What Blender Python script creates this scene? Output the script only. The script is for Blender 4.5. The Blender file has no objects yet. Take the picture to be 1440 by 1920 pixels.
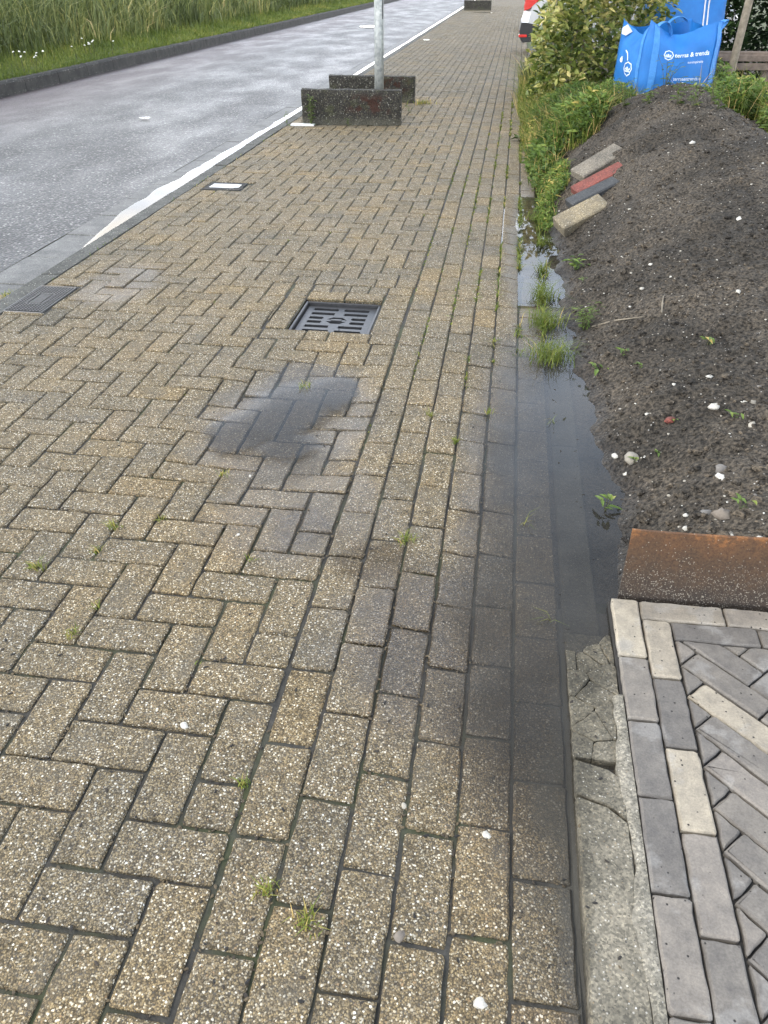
import bpy, math, random
import numpy as np
from mathutils import Vector, noise as mn

random.seed(7)
RNG = np.random.default_rng(7)
R = math.radians
scene = bpy.context.scene
COL = scene.collection

# ------------------------------------------------------------------ camera
F_PX, CAM_H = 1443.0, 1.40
PITCH, YAW = R(35.149), R(8.381)
cam_data = bpy.data.cameras.new('camera')
cam = bpy.data.objects.new('camera', cam_data)
COL.objects.link(cam)
cam.location = (0, 0, CAM_H)
cam.rotation_euler = (R(90) - PITCH, 0, YAW)
cam_data.sensor_fit = 'VERTICAL'
cam_data.sensor_height = 36.0
cam_data.lens = F_PX / 1920 * 36.0
cam_data.clip_start = 0.05
cam_data.clip_end = 1200
scene.camera = cam

# ------------------------------------------------------------------ light
SUN_EL, SUN_AZ = 48.0, -118.0           # degrees; azimuth from +Y, negative = left
w = bpy.data.worlds.new('World')
scene.world = w
w.use_nodes = True
nt = w.node_tree
nt.nodes.clear()
def _w(t, **k):
    n = nt.nodes.new(t)
    for a, b in k.items():
        setattr(n, a, b)
    return n
sky = _w('ShaderNodeTexSky', sky_type='NISHITA', sun_disc=False)
sky.sun_elevation = R(SUN_EL)
sky.sun_rotation = R(SUN_AZ)
sky.air_density, sky.dust_density, sky.ozone_density = 1.2, 1.5, 1.5
geo = _w('ShaderNodeTexCoord')
sep = _w('ShaderNodeSeparateXYZ')
nt.links.new(geo.outputs['Generated'], sep.inputs[0])
def wm(op, a, b=None, clamp=False):
    n = _w('ShaderNodeMath', operation=op, use_clamp=clamp)
    for i, v in enumerate((a, b)):
        if v is None: continue
        if isinstance(v, bpy.types.NodeSocket): nt.links.new(v, n.inputs[i])
        else: n.inputs[i].default_value = v
    return n.outputs[0]
zz = wm('MAXIMUM', sep.outputs[2], 0.0)
den = wm('ADD', zz, 0.12)
comb = _w('ShaderNodeCombineXYZ')
nt.links.new(wm('DIVIDE', sep.outputs[0], den), comb.inputs[0])
nt.links.new(wm('DIVIDE', sep.outputs[1], den), comb.inputs[1])
shift = _w('ShaderNodeVectorMath', operation='ADD')
nt.links.new(comb.outputs[0], shift.inputs[0])
shift.inputs[1].default_value = (16.5, 8.5, 4.5)
cl = _w('ShaderNodeTexNoise')
cl.inputs['Scale'].default_value = 1.15
cl.inputs['Detail'].default_value = 6
cl.inputs['Roughness'].default_value = 0.55
nt.links.new(shift.outputs[0], cl.inputs['Vector'])
cov = _w('ShaderNodeValToRGB')
cov.color_ramp.elements[0].position = 0.40
cov.color_ramp.elements[0].color = (0.0, 0.0, 0.0, 1)
cov.color_ramp.elements[1].position = 0.66
cov.color_ramp.elements[1].color = (1, 1, 1, 1)
nt.links.new(cl.outputs[0], cov.inputs[0])
# cloud brightness: bright towards the veiled sun and low in the sky
sd = (math.sin(R(SUN_AZ)) * math.cos(R(SUN_EL)), math.cos(R(SUN_AZ)) * math.cos(R(SUN_EL)), math.sin(R(SUN_EL)))
dt = _w('ShaderNodeVectorMath', operation='DOT_PRODUCT')
nt.links.new(geo.outputs['Generated'], dt.inputs[0])
dt.inputs[1].default_value = sd
glow = wm('POWER', wm('MAXIMUM', dt.outputs['Value'], 0.0), 4.0)
low = wm('POWER', wm('SUBTRACT', 1.0, zz, True), 2.7)
bright = wm('ADD', wm('ADD', wm('MULTIPLY', glow, 3.0), wm('MULTIPLY', low, 46.0)), 8.0)
cn2 = _w('ShaderNodeTexNoise')
cn2.inputs['Scale'].default_value = 2.3
cn2.inputs['Detail'].default_value = 5
nt.links.new(shift.outputs[0], cn2.inputs['Vector'])
bright = wm('MULTIPLY', bright, wm('ADD', wm('MULTIPLY', cn2.outputs[0], 1.5), 0.25))
cc = _w('ShaderNodeCombineXYZ')
gapm = _w('ShaderNodeMix', data_type='RGBA')          # white cloud, with thin bluish haze between the clouds
white = wm('MAXIMUM', cov.outputs[0], wm('POWER', wm('SUBTRACT', 1.0, zz, True), 2.8))
nt.links.new(white, gapm.inputs[0])
gapm.inputs[6].default_value = (0.68, 0.89, 1.22, 1)
gapm.inputs[7].default_value = (1.06, 1.0, 0.92, 1)
tinted = _w('ShaderNodeVectorMath', operation='MULTIPLY')
nt.links.new(gapm.outputs[2], tinted.inputs[0])
nt.links.new(cc.outputs[0], tinted.inputs[1])
for q in range(3): nt.links.new(bright, cc.inputs[q])
mx = _w('ShaderNodeMix', data_type='RGBA')
mx.inputs[0].default_value = 0.90
nt.links.new(sky.outputs[0], mx.inputs[6])
nt.links.new(tinted.outputs[0], mx.inputs[7])
bg = _w('ShaderNodeBackground')
bg.inputs['Strength'].default_value = 0.12
nt.links.new(mx.outputs[2], bg.inputs['Color'])
ow = _w('ShaderNodeOutputWorld')
nt.links.new(bg.outputs[0], ow.inputs['Surface'])

sun_d = bpy.data.lights.new('sun', 'SUN')
sun_d.energy = 1.9
sun_d.angle = R(18)
sun_d.color = (1.0, 0.90, 0.74)
sun = bpy.data.objects.new('sun', sun_d)
COL.objects.link(sun)
sun.location = (-20, -10, 20)
sun.rotation_euler = Vector(sd).to_track_quat('Z', 'Y').to_euler()

vs = scene.view_settings
vs.view_transform = 'Standard'
vs.look = 'None'
vs.exposure = 0.30
vs.gamma = 1.0
vs.use_curve_mapping = False
scene.cycles.max_bounces = 8
scene.cycles.transparent_max_bounces = 24
scene.cycles.caustics_reflective = False
scene.cycles.caustics_refractive = False

# ------------------------------------------------------------------ projection helpers (pixel of the 1440x1920 photograph -> point on the ground)
_fh = np.array([-math.sin(YAW), math.cos(YAW), 0]); _R = np.array([math.cos(YAW), math.sin(YAW), 0])
_F = _fh * math.cos(PITCH) + np.array([0, 0, -math.sin(PITCH)]); _D = -np.cross(_R, _F)
_C = np.array([0, 0, CAM_H])
def ray(x, y): return _F * F_PX + _R * (x - 720) + _D * (y - 960)
def un(x, y, z=0.0):
    d = ray(x, y); return _C + d * ((z - CAM_H) / d[2])
def at_y(x, y, Y):
    d = ray(x, y); return _C + d * (Y / d[1])
def proj(p):
    q = np.asarray(p, float) - _C; d = q @ _F
    return np.stack([720 + F_PX * (q @ _R) / d, 960 + F_PX * (q @ _D) / d], -1)

# ------------------------------------------------------------------ object helpers
def tag(o, label=None, cat=None, group=None, kind=None):
    if label: o['label'] = label
    if cat: o['category'] = cat
    if group: o['group'] = group
    if kind: o['kind'] = kind
    return o
def empty(name, loc=(0, 0, 0), rz=0, **k):
    o = bpy.data.objects.new(name, None); COL.objects.link(o)
    o.location = loc; o.rotation_euler = (0, 0, rz); o.empty_display_size = 0.1
    return tag(o, **k)
def mesh_ob(name, verts, faces, mat, parent=None, smooth=False, tint=None, loc=None, **k):
    """verts in world coordinates (or parent's local ones); loc moves the origin."""
    v = np.asarray(verts, float).reshape(-1, 3)
    if loc is not None: v = v - np.asarray(loc)
    me = bpy.data.meshes.new(name)
    me.from_pydata(v.tolist(), [], faces if isinstance(faces, list) else faces.tolist())
    if mat: me.materials.append(mat)
    if smooth: me.shade_smooth()
    if tint is not None:
        a = me.attributes.new('tint', 'FLOAT', 'POINT')
        a.data.foreach_set('value', np.broadcast_to(np.asarray(tint, np.float32), (len(v),)).copy())
    o = bpy.data.objects.new(name, me); COL.objects.link(o)
    if parent: o.parent = parent
    if loc is not None: o.location = loc
    return tag(o, **k)
def copy_tree(o, parent=None, **k):
    c = o.copy(); COL.objects.link(c)
    if parent is not None: c.parent = parent
    for ch in [x for x in COL.objects if x.parent == o]: copy_tree(ch, c)
    return tag(c, **k)

class MB:
    def __init__(s): s.v, s.f, s.t = [], [], []
    def add(s, v, f, t=0.5):
        n = len(s.v); s.v += [tuple(p) for p in v]; s.f += [tuple(i + n for i in q) for q in f]
        s.t += [t] * len(v)
    def box(s, c, size, rot=None, bev=0.0, t=0.5, taper=1.0):
        hx, hy, hz = [a / 2 for a in size]
        if bev <= 0:
            v = [(x * hx, y * hy, z * hz) for z in (-1, 1) for y in (-1, 1) for x in (-1, 1)]
            f = [(0, 2, 3, 1), (4, 5, 7, 6), (0, 1, 5, 4), (2, 6, 7, 3), (0, 4, 6, 2), (1, 3, 7, 5)]
        else:
            b = bev; v = []; f = []
            for zi, (z, o) in enumerate(((-hz, b), (-hz + b, 0), (hz - b, 0), (hz, b))):
                x, y = hx - o, hy - o; c2 = b * .6 if o == 0 else b * .3
                v += [(-x + c2, -y, z), (x - c2, -y, z), (x, -y + c2, z), (x, y - c2, z), (x - c2, y, z), (-x + c2, y, z), (-x, y - c2, z), (-x, -y + c2, z)]
            for k in range(3):
                for i in range(8):
                    j = (i + 1) % 8; f.append((k * 8 + i, k * 8 + j, k * 8 + 8 + j, k * 8 + 8 + i))
            f.append(tuple(range(7, -1, -1))); f.append(tuple(range(24, 32)))
        out = []
        for p in v:
            p = Vector(p)
            if rot is not None: p = rot @ p
            out.append(p + Vector(c))
        s.add(out, f, t)
    def tube(s, pts, rad, n=8, cap=True, t=0.5):
        pts = [Vector(p) for p in pts]; m = len(pts)
        rr = rad if hasattr(rad, '__len__') else [rad] * m
        base = len(s.v); up = Vector((0.13, 0.21, 0.97))
        for i, p in enumerate(pts):
            d = (pts[min(i + 1, m - 1)] - pts[max(i - 1, 0)]).normalized()
            if abs(d.dot(up)) > 0.95: u = d.cross(Vector((1, 0, 0))).normalized()
            else: u = d.cross(up).normalized()
            q = d.cross(u)
            for k in range(n):
                a = 2 * math.pi * k / n
                s.v.append(tuple(p + (u * math.cos(a) + q * math.sin(a)) * rr[i])); s.t.append(t)
        for i in range(m - 1):
            for k in range(n):
                l = (k + 1) % n
                s.f.append((base + i * n + k, base + i * n + l, base + (i + 1) * n + l, base + (i + 1) * n + k))
        if cap:
            s.f.append(tuple(base + k for k in range(n - 1, -1, -1)))
            s.f.append(tuple(base + (m - 1) * n + k for k in range(n)))
    def build(s, name, mat, parent=None, smooth=False, loc=None, **k):
        return mesh_ob(name, s.v, s.f, mat, parent, smooth, np.array(s.t, np.float32), loc, **k)

def smooth01(t):
    t = np.clip(t, 0, 1); return t * t * (3 - 2 * t)
def interp(x, xs, ys): return np.interp(x, xs, ys)

# ------------------------------------------------------------------ materials
class NT:
    def __init__(s, name):
        s.m = bpy.data.materials.new(name); s.m.use_nodes = True; s.nt = s.m.node_tree; s.nt.nodes.clear()
        s.out = s.nt.nodes.new('ShaderNodeOutputMaterial')
    def n(s, typ, ins=None, **props):
        nd = s.nt.nodes.new(typ)
        for k, v in props.items(): setattr(nd, k, v)
        for k, v in (ins or {}).items():
            if isinstance(v, bpy.types.NodeSocket): s.nt.links.new(v, nd.inputs[k])
            else: nd.inputs[k].default_value = v
        return nd
    def math(s, op, a, b=0.0, c=None, clamp=False):
        d = {0: a, 1: b}
        if c is not None: d[2] = c
        return s.n('ShaderNodeMath', d, operation=op, use_clamp=clamp).outputs[0]
    def mix(s, f, a, b, blend='MIX'):
        a = (*a, 1) if isinstance(a, tuple) and len(a) == 3 else a
        b = (*b, 1) if isinstance(b, tuple) and len(b) == 3 else b
        return s.n('ShaderNodeMix', {0: f, 6: a, 7: b}, data_type='RGBA', blend_type=blend).outputs[2]
    def ramp(s, f, stops, interp='LINEAR'):
        nd = s.n('ShaderNodeValToRGB', {0: f}); cr = nd.color_ramp; cr.interpolation = interp
        while len(cr.elements) < len(stops): cr.elements.new(0.5)
        for e, (p, c) in zip(cr.elements, stops):
            e.position = p; e.color = (*c, 1) if len(c) == 3 else c
        return nd.outputs[0]
    def step(s, f, a, b):
        return s.n('ShaderNodeMapRange', {0: f, 1: a, 2: b, 3: 0.0, 4: 1.0}, interpolation_type='SMOOTHSTEP').outputs[0]
    def pos(s): return s.n('ShaderNodeNewGeometry').outputs['Position']
    def obj(s): return s.n('ShaderNodeTexCoord').outputs['Object']
    def noise(s, vec, scale, detail=4, rough=0.55, out=0):
        return s.n('ShaderNodeTexNoise', {'Vector': vec, 'Scale': scale, 'Detail': detail, 'Roughness': rough}).outputs[out]
    def voro(s, vec, scale, rnd=1.0):
        nd = s.n('ShaderNodeTexVoronoi', {'Vector': vec, 'Scale': scale, 'Randomness': rnd}); return nd.outputs['Distance'], nd.outputs['Color']
    def tint(s): return s.n('ShaderNodeAttribute', attribute_name='tint').outputs['Fac']
    def bump(s, h, strength=0.5, dist=0.01, normal=None):
        d = {'Strength': strength, 'Distance': dist, 'Height': h}
        if normal is not None: d['Normal'] = normal
        return s.n('ShaderNodeBump', d).outputs[0]
    def bsdf(s, color, rough=0.8, normal=None, **k):
        d = {'Base Color': (*color, 1) if isinstance(color, tuple) and len(color) == 3 else color, 'Roughness': rough}
        if normal is not None: d['Normal'] = normal
        d.update(k)
        b = s.n('ShaderNodeBsdfPrincipled', d)
        return b
    def end(s, b): s.nt.links.new(b.outputs[0] if hasattr(b, 'outputs') else b, s.out.inputs['Surface']); return s.m
    def channel(s, col, i): return s.n('ShaderNodeSeparateColor', {0: col}).outputs[i]
    def ellipses(s, P, els, warp=0.10, wscale=5.0, lo=1.25, hi=0.7):
        wn = s.noise(P, wscale, 4, 0.6, 1)
        off = s.n('ShaderNodeVectorMath', {0: wn, 1: (0.5, 0.5, 0.5)}, operation='SUBTRACT').outputs[0]
        off = s.n('ShaderNodeVectorMath', {0: off, 'Scale': warp * 2}, operation='SCALE').outputs[0]
        Q = s.n('ShaderNodeVectorMath', {0: P, 1: off}, operation='ADD').outputs[0]
        tot = None
        for cx, cy, rx, ry, st in els:
            d = s.n('ShaderNodeVectorMath', {0: Q, 1: (cx, cy, 0)}, operation='SUBTRACT').outputs[0]
            d = s.n('ShaderNodeVectorMath', {0: d, 1: (1 / rx, 1 / ry, 0)}, operation='MULTIPLY').outputs[0]
            r = s.n('ShaderNodeVectorMath', {0: d}, operation='LENGTH').outputs['Value']
            f = s.math('MULTIPLY', s.step(r, lo, hi), st)
            tot = f if tot is None else s.math('MAXIMUM', tot, f)
        return tot

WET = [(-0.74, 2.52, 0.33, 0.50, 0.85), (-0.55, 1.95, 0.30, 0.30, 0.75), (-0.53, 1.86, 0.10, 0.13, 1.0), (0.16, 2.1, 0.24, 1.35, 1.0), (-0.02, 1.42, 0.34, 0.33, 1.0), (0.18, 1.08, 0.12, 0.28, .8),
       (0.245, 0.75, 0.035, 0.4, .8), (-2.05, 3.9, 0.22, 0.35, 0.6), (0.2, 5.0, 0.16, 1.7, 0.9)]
SILT = [(0.25, 0.88, 0.045, 0.6, 0.75), (0.225, 1.02, 0.06, 0.16, 0.6)]

def m_aggregate(name='exposed aggregate'):
    s = NT(name); P = s.pos(); t = s.tint()
    wp = s.n('ShaderNodeVectorMath', {0: P, 1: s.n('ShaderNodeVectorMath', {0: s.noise(P, 260, 1, 0.5, 1), 'Scale': 0.0035}, operation='SCALE').outputs[0]}, operation='ADD').outputs[0]
    d1, c1 = s.voro(wp, 290)
    peb = s.ramp(s.channel(c1, 0), [(0.0, (.085, .072, .052)), (.12, (.165, .134, .088)), (.32, (.235, .190, .120)), (.5, (.325, .268, .172)), (.66, (.20, .172, .128)),
                                    (.78, (.285, .255, .20)), (.88, (.09, .085, .08)), (.93, (.44, .41, .34)), (.975, (.62, .60, .54))], 'CONSTANT')
    gap = s.step(d1, 0.42, 0.72)
    col = s.mix(s.math('MULTIPLY', gap, 0.9), peb, (.072, .062, .045))
    d2, c2 = s.voro(wp, 158)
    isw = s.math('MULTIPLY', s.math('GREATER_THAN', s.channel(c2, 1), 0.77), s.step(d2, 0.42, 0.30))
    wcol = s.ramp(s.channel(c2, 2), [(0, (.64, .62, .56)), (.4, (.48, .44, .36)), (.65, (.78, .77, .72)), (.8, (.30, .22, .14))], 'CONSTANT')
    col = s.mix(isw, col, wcol)
    # per-brick tone and broad stains
    tone = s.ramp(t, [(0, (.82, .82, .81)), (.3, (1.02, 1.0, .97)), (.6, (1.12, 1.07, .985)), (.85, (1.22, 1.11, .92)), (1, (1.12, 1.04, .95))])
    col = s.mix(1.0, col, tone, 'MULTIPLY')
    big = s.noise(P, 1.7, 4, 0.6)
    col = s.mix(1.0, col, s.ramp(big, [(.3, (.80, .82, .84)), (.5, (1, .985, .95)), (.72, (1.12, 1.03, .86))]), 'MULTIPLY')
    fine = s.noise(P, 24, 4, 0.65)
    col = s.mix(1.0, col, s.ramp(fine, [(.32, (.70, .70, .68)), (.5, (1, 1, 1)), (.75, (1.1, 1.1, 1.08))]), 'MULTIPLY')
    dirt = s.noise(P, 6.5, 5, .62)
    col = s.mix(s.math('MULTIPLY', s.step(dirt, .50, .70), .45), col, (.115, .105, .085))
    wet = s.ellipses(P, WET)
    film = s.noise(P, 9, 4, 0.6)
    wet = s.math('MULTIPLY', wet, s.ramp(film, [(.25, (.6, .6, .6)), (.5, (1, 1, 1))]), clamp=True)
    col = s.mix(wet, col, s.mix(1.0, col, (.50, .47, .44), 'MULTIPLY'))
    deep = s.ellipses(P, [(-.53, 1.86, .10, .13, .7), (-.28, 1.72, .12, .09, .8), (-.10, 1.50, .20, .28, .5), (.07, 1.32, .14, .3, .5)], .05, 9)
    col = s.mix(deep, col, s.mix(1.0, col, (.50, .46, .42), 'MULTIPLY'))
    silt = s.ellipses(P, SILT, 0.035, 16, 1.35, .35)
    col = s.mix(silt, col, (.085, .080, .066))
    damp = s.noise(P, 3.1, 3, 0.5)
    rough = s.math('SUBTRACT', s.ramp(damp, [(.35, (.70, .70, .70)), (.65, (.85, .85, .85))]), s.math('MULTIPLY', wet, 0.5))
    h = s.math('ADD', s.math('MULTIPLY', s.math('SUBTRACT', 0.75, d1), 1.0), s.math('MULTIPLY', isw, 0.35))
    h = s.math('ADD', h, s.math('MULTIPLY', fine, 0.6))
    st = s.math('SUBTRACT', 0.8, s.math('ADD', s.math('MULTIPLY', wet, 0.32), s.math('MULTIPLY', silt, .3)))
    nb = s.bump(h, st, 0.0035)
    return s.end(s.bsdf(col, rough, nb, **{'Specular IOR Level': s.math('ADD', .22, s.math('MULTIPLY', wet, .3))}))

def m_sand(name='joint sand', c0=(.022, .021, .018), c1=(.065, .061, .052), green=0.0):
    s = NT(name); P = s.pos()
    n = s.noise(P, 60, 5, 0.7); b = s.noise(P, 4, 3)
    col = s.ramp(n, [(.3, c0), (.7, c1)])
    if green:
        col = s.mix(s.math('MULTIPLY', s.step(b, .45, .65), green), col, (.06, .075, .022))
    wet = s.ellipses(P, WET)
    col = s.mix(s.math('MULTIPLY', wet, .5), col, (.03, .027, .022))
    silt = s.ellipses(P, SILT, 0.03, 14)
    col = s.mix(silt, col, (.12, .115, .10))
    return s.end(s.bsdf(col, 0.8, s.bump(n, .7, .006)))

def m_concrete(name, base=(.20, .195, .18), dark=(.09, .088, .08), speck=0.5, scale=140, rough=.7, wet=False):
    s = NT(name); P = s.pos()
    n = s.noise(P, 7, 6, .65); f = s.noise(P, 90, 4, .7)
    col = s.mix(s.step(n, .35, .68), dark, base)
    col = s.mix(1.0, col, s.ramp(f, [(.3, (.65, .65, .65)), (.6, (1.1, 1.1, 1.1))]), 'MULTIPLY')
    d, c = s.voro(P, scale)
    sp = s.math('MULTIPLY', s.math('GREATER_THAN', s.channel(c, 0), .80), s.step(d, .4, .25))
    sc = s.ramp(s.channel(c, 1), [(0, (.42, .40, .36)), (.5, (.22, .17, .11)), (.75, (.05, .05, .05)), (.9, (.62, .6, .56))], 'CONSTANT')
    col = s.mix(s.math('MULTIPLY', sp, speck), col, sc)
    d3, c3 = s.voro(P, 260)
    col = s.mix(1.0, col, s.ramp(s.channel(c3, 0), [(0, (.55, .55, .53)), (.4, (.9, .9, .88)), (.8, (1.15, 1.13, 1.08)), (1, (1.5, 1.48, 1.4))]), 'MULTIPLY')
    h = s.math('ADD', f, s.math('MULTIPLY', s.math('SUBTRACT', 0.6, d), .6))
    if wet:
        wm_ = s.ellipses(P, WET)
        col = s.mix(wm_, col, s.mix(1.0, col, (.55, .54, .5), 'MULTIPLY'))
    return s.end(s.bsdf(col, rough, s.bump(h, .5, .003)))

def m_mossy_concrete():
    s = NT('mossy exposed concrete'); P = s.pos()
    d, c = s.voro(P, 85)
    col = s.ramp(s.channel(c, 0), [(0, (.02, .018, .015)), (.3, (.045, .04, .03)), (.55, (.065, .060, .040)), (.75, (.025, .025, .02)), (.88, (.11, .105, .085)), (.955, (.24, .23, .20))], 'CONSTANT')
    col = s.mix(s.step(d, .4, .7), col, (.022, .02, .016))
    z = s.n('ShaderNodeSeparateXYZ', {0: P}).outputs[2]
    low = s.step(z, .10, .02)
    col = s.mix(s.math('MULTIPLY', low, .55), col, (.10, .095, .07))
    n = s.noise(P, 9, 5, .65)
    rust = s.math('MULTIPLY', s.ellipses(P, [(-1.52, 9.27, .2, 9., 1.0)], .16, 7), s.step(n, .44, .52))
    zr = s.math('MULTIPLY', s.step(z, .08, .16), s.step(z, .33, .24))
    col = s.mix(s.math('MULTIPLY', rust, zr), col, (.035, .012, .006))
    moss = s.step(s.noise(P, 6, 4, .6), .55, .68)
    col = s.mix(s.math('MULTIPLY', moss, .5), col, (.05, .055, .02))
    return s.end(s.bsdf(col, .9, s.bump(s.math('SUBTRACT', .7, d), .9, .012)))

def m_asphalt():
    s = NT('wet asphalt'); P = s.pos()
    d, c = s.voro(P, 62); n2 = s.noise(P, 55, 3, .55)
    col = s.ramp(s.channel(c, 0), [(0, (.028, .027, .025)), (.35, (.060, .056, .052)), (.62, (.098, .092, .085)), (.82, (.18, .172, .158)), (.95, (.33, .32, .295))], 'CONSTANT')
    col = s.mix(s.step(d, .38, .7), col, (.022, .022, .023))
    x = s.n('ShaderNodeSeparateXYZ', {0: P}).outputs[0]
    col = s.mix(s.math('MULTIPLY', s.step(x, -4.6, -6.6), .6), col, (.10, .072, .075))
    # puddled wheel tracks run along the road
    sv = s.n('ShaderNodeVectorMath', {0: P, 1: (1.0, .45, 1)}, operation='MULTIPLY').outputs[0]
    tr = s.noise(sv, 1.6, 4, .6)
    wetf = s.step(tr, .30, .75)
    rough = s.math('SUBTRACT', .55, s.math('MULTIPLY', wetf, .20))
    h = s.math('ADD', s.math('SUBTRACT', .7, d), s.math('MULTIPLY', n2, .8))
    st = s.math('SUBTRACT', 1.0, s.math('MULTIPLY', wetf, .25))
    return s.end(s.bsdf(col, rough, s.bump(h, st, .008), **{'Specular IOR Level': .5}))

def m_water(name, body=(.06, .058, .05), turb=.12, shade=(.80, .79, .74), pools=None, rim=(1.3, .62)):
    s = NT(name); P = s.pos()
    tr = s.n('ShaderNodeBsdfTransparent', {'Color': (*shade, 1)})
    df = s.n('ShaderNodeBsdfDiffuse', {'Color': (*body, 1)})
    und = s.n('ShaderNodeMixShader', {0: s.math('MULTIPLY', s.ramp(s.noise(P, 3.5, 4, .6), [(.3, (.5, .5, .5)), (.65, (1.3, 1.3, 1.3))]), turb), 1: tr.outputs[0], 2: df.outputs[0]})
    g = s.n('ShaderNodeBsdfGlossy', {'Roughness': .02})
    fr = s.n('ShaderNodeFresnel', {'IOR': 1.333})
    sh = s.n('ShaderNodeMixShader', {0: fr.outputs[0], 1: und.outputs[0], 2: g.outputs[0]})
    if pools:            # the film of water thins out at the pool's rim
        clear = s.n('ShaderNodeBsdfTransparent')
        f = s.ellipses(P, pools, .085, 6, rim[0], rim[1])
        sh = s.n('ShaderNodeMixShader', {0: f, 1: clear.outputs[0], 2: sh.outputs[0]})
    return s.end(sh)

def m_soil():
    s = NT('dark garden soil'); P = s.pos()
    n = s.noise(P, 7, 6, .65); f = s.noise(P, 78, 3, .6); g = s.noise(P, 2.0, 4, .6)
    col = s.mix(s.step(g, .38, .62), (.046, .040, .032), (.084, .071, .055))
    col = s.mix(1.0, col, s.ramp(f, [(.36, (.30, .30, .30)), (.5, (.95, .95, .95)), (.64, (1.75, 1.7, 1.65))]), 'MULTIPLY')
    col = s.mix(1.0, col, s.ramp(s.tint(), [(0, (.4, .4, .4)), (.5, (1, 1, 1)), (1, (1.7, 1.62, 1.5))]), 'MULTIPLY')
    d, c = s.voro(P, 130)
    sp = s.math('MULTIPLY', s.math('GREATER_THAN', s.channel(c, 0), .955), s.step(d, .38, .22))
    col = s.mix(sp, col, s.ramp(s.channel(c, 1), [(0, (.24, .22, .19)), (.5, (.20, .17, .14)), (.8, (.5, .48, .44))], 'CONSTANT'))
    z = s.n('ShaderNodeSeparateXYZ', {0: P}).outputs[2]
    wet = s.step(s.math('ADD', z, s.math('MULTIPLY', n, .05)), .075, .02)
    col = s.mix(wet, col, s.mix(1.0, col, (.6, .6, .62), 'MULTIPLY'))
    h = s.math('ADD', s.math('MULTIPLY', f, 1.0), s.math('MULTIPLY', n, .8))
    rough = s.math('SUBTRACT', .9, s.math('MULTIPLY', wet, .4))
    return s.end(s.bsdf(col, rough, s.bump(h, 1.0, .022), **{'Specular IOR Level': .25}))

def m_leaf(name, stops, trans=.25, rough=.5, spec=.4):
    s = NT(name); t = s.tint()
    col = s.ramp(t, stops)
    n = s.noise(s.pos(), 40, 2)
    col = s.mix(1.0, col, s.ramp(n, [(.3, (.75, .78, .75)), (.7, (1.15, 1.12, 1.1))]), 'MULTIPLY')
    b = s.bsdf(col, rough, None, **{'Specular IOR Level': spec})
    tl = s.n('ShaderNodeBsdfTranslucent', {'Color': col})
    return s.end(s.n('ShaderNodeMixShader', {0: trans, 1: b.outputs[0], 2: tl.outputs[0]}))

def m_plain(name, color, rough=.6, noise=.2, nscale=30, metal=0.0, bump=.2, bdist=.002, spec=.5):
    s = NT(name); P = s.pos(); n = s.noise(P, nscale, 5, .65)
    a = tuple(c * (1 - noise) for c in color); b = tuple(min(1, c * (1 + noise)) for c in color)
    col = s.ramp(n, [(.3, a), (.7, b)])
    return s.end(s.bsdf(col, rough, s.bump(n, bump, bdist), Metallic=metal, **{'Specular IOR Level': spec}))

def m_paver():
    s = NT('clay grey driveway paver'); P = s.pos(); t = s.tint()
    col = s.ramp(t, [(0, (.138, .128, .118)), (.2, (.156, .145, .133)), (.42, (.190, .173, .152)), (.6, (.24, .216, .19)), (.75, (.29, .258, .21)), (.88, (.36, .318, .25)), (1, (.40, .37, .31))])
    n = s.noise(P, 26, 5, .65); f = s.noise(P, 230, 3, .7); b = s.noise(P, 9, 4, .6)
    col = s.mix(1.0, col, s.ramp(n, [(.3, (.72, .72, .73)), (.7, (1.18, 1.16, 1.12))]), 'MULTIPLY')
    col = s.mix(s.math('MULTIPLY', s.step(b, .56, .64), .28), col, (.36, .35, .33))
    d, c = s.voro(P, 90)
    hole = s.math('MULTIPLY', s.math('GREATER_THAN', s.channel(c, 0), .88), s.step(d, .26, .12))
    col = s.mix(hole, col, (.03, .028, .026))
    h = s.math('SUBTRACT', s.math('ADD', s.math('MULTIPLY', f, .4), n), hole)
    col = s.mix(1.0, col, s.ramp(f, [(.3, (.8, .8, .8)), (.65, (1.1, 1.1, 1.1))]), 'MULTIPLY')
    return s.end(s.bsdf(col, .78, s.bump(h, .55, .003), **{'Specular IOR Level': .3}))

def m_rust():
    s = NT('rusted weathering steel'); P = s.pos()
    z = s.n('ShaderNodeSeparateXYZ', {0: P}).outputs[2]
    n = s.noise(P, 22, 6, .7); f = s.noise(P, 160, 3, .7); zz_ = s.math('ADD', z, s.math('MULTIPLY', s.math('SUBTRACT', n, .5), .22))
    col = s.ramp(s.math('MULTIPLY', zz_, 4.0), [(.05, (.035, .027, .021)), (.40, (.055, .036, .022)), (.70, (.075, .042, .021)), (.90, (.105, .053, .023)), (.985, (.21, .095, .032))])
    col = s.mix(1.0, col, s.ramp(f, [(.3, (.55, .5, .5)), (.7, (1.35, 1.3, 1.25))]), 'MULTIPLY')
    # soil splashes on the lower half
    d, c = s.voro(P, 250)
    dens = s.math('SUBTRACT', .97, s.math('MULTIPLY', s.step(zz_, .19, .05), .50))
    sp = s.math('MULTIPLY', s.math('GREATER_THAN', s.channel(c, 0), dens), s.step(d, .5, .3))
    col = s.mix(s.math('MULTIPLY', sp, s.channel(c, 1)), col, (.30, .27, .22))
    return s.end(s.bsdf(col, .8, s.bump(s.math('ADD', f, sp), .4, .002)))

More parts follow.
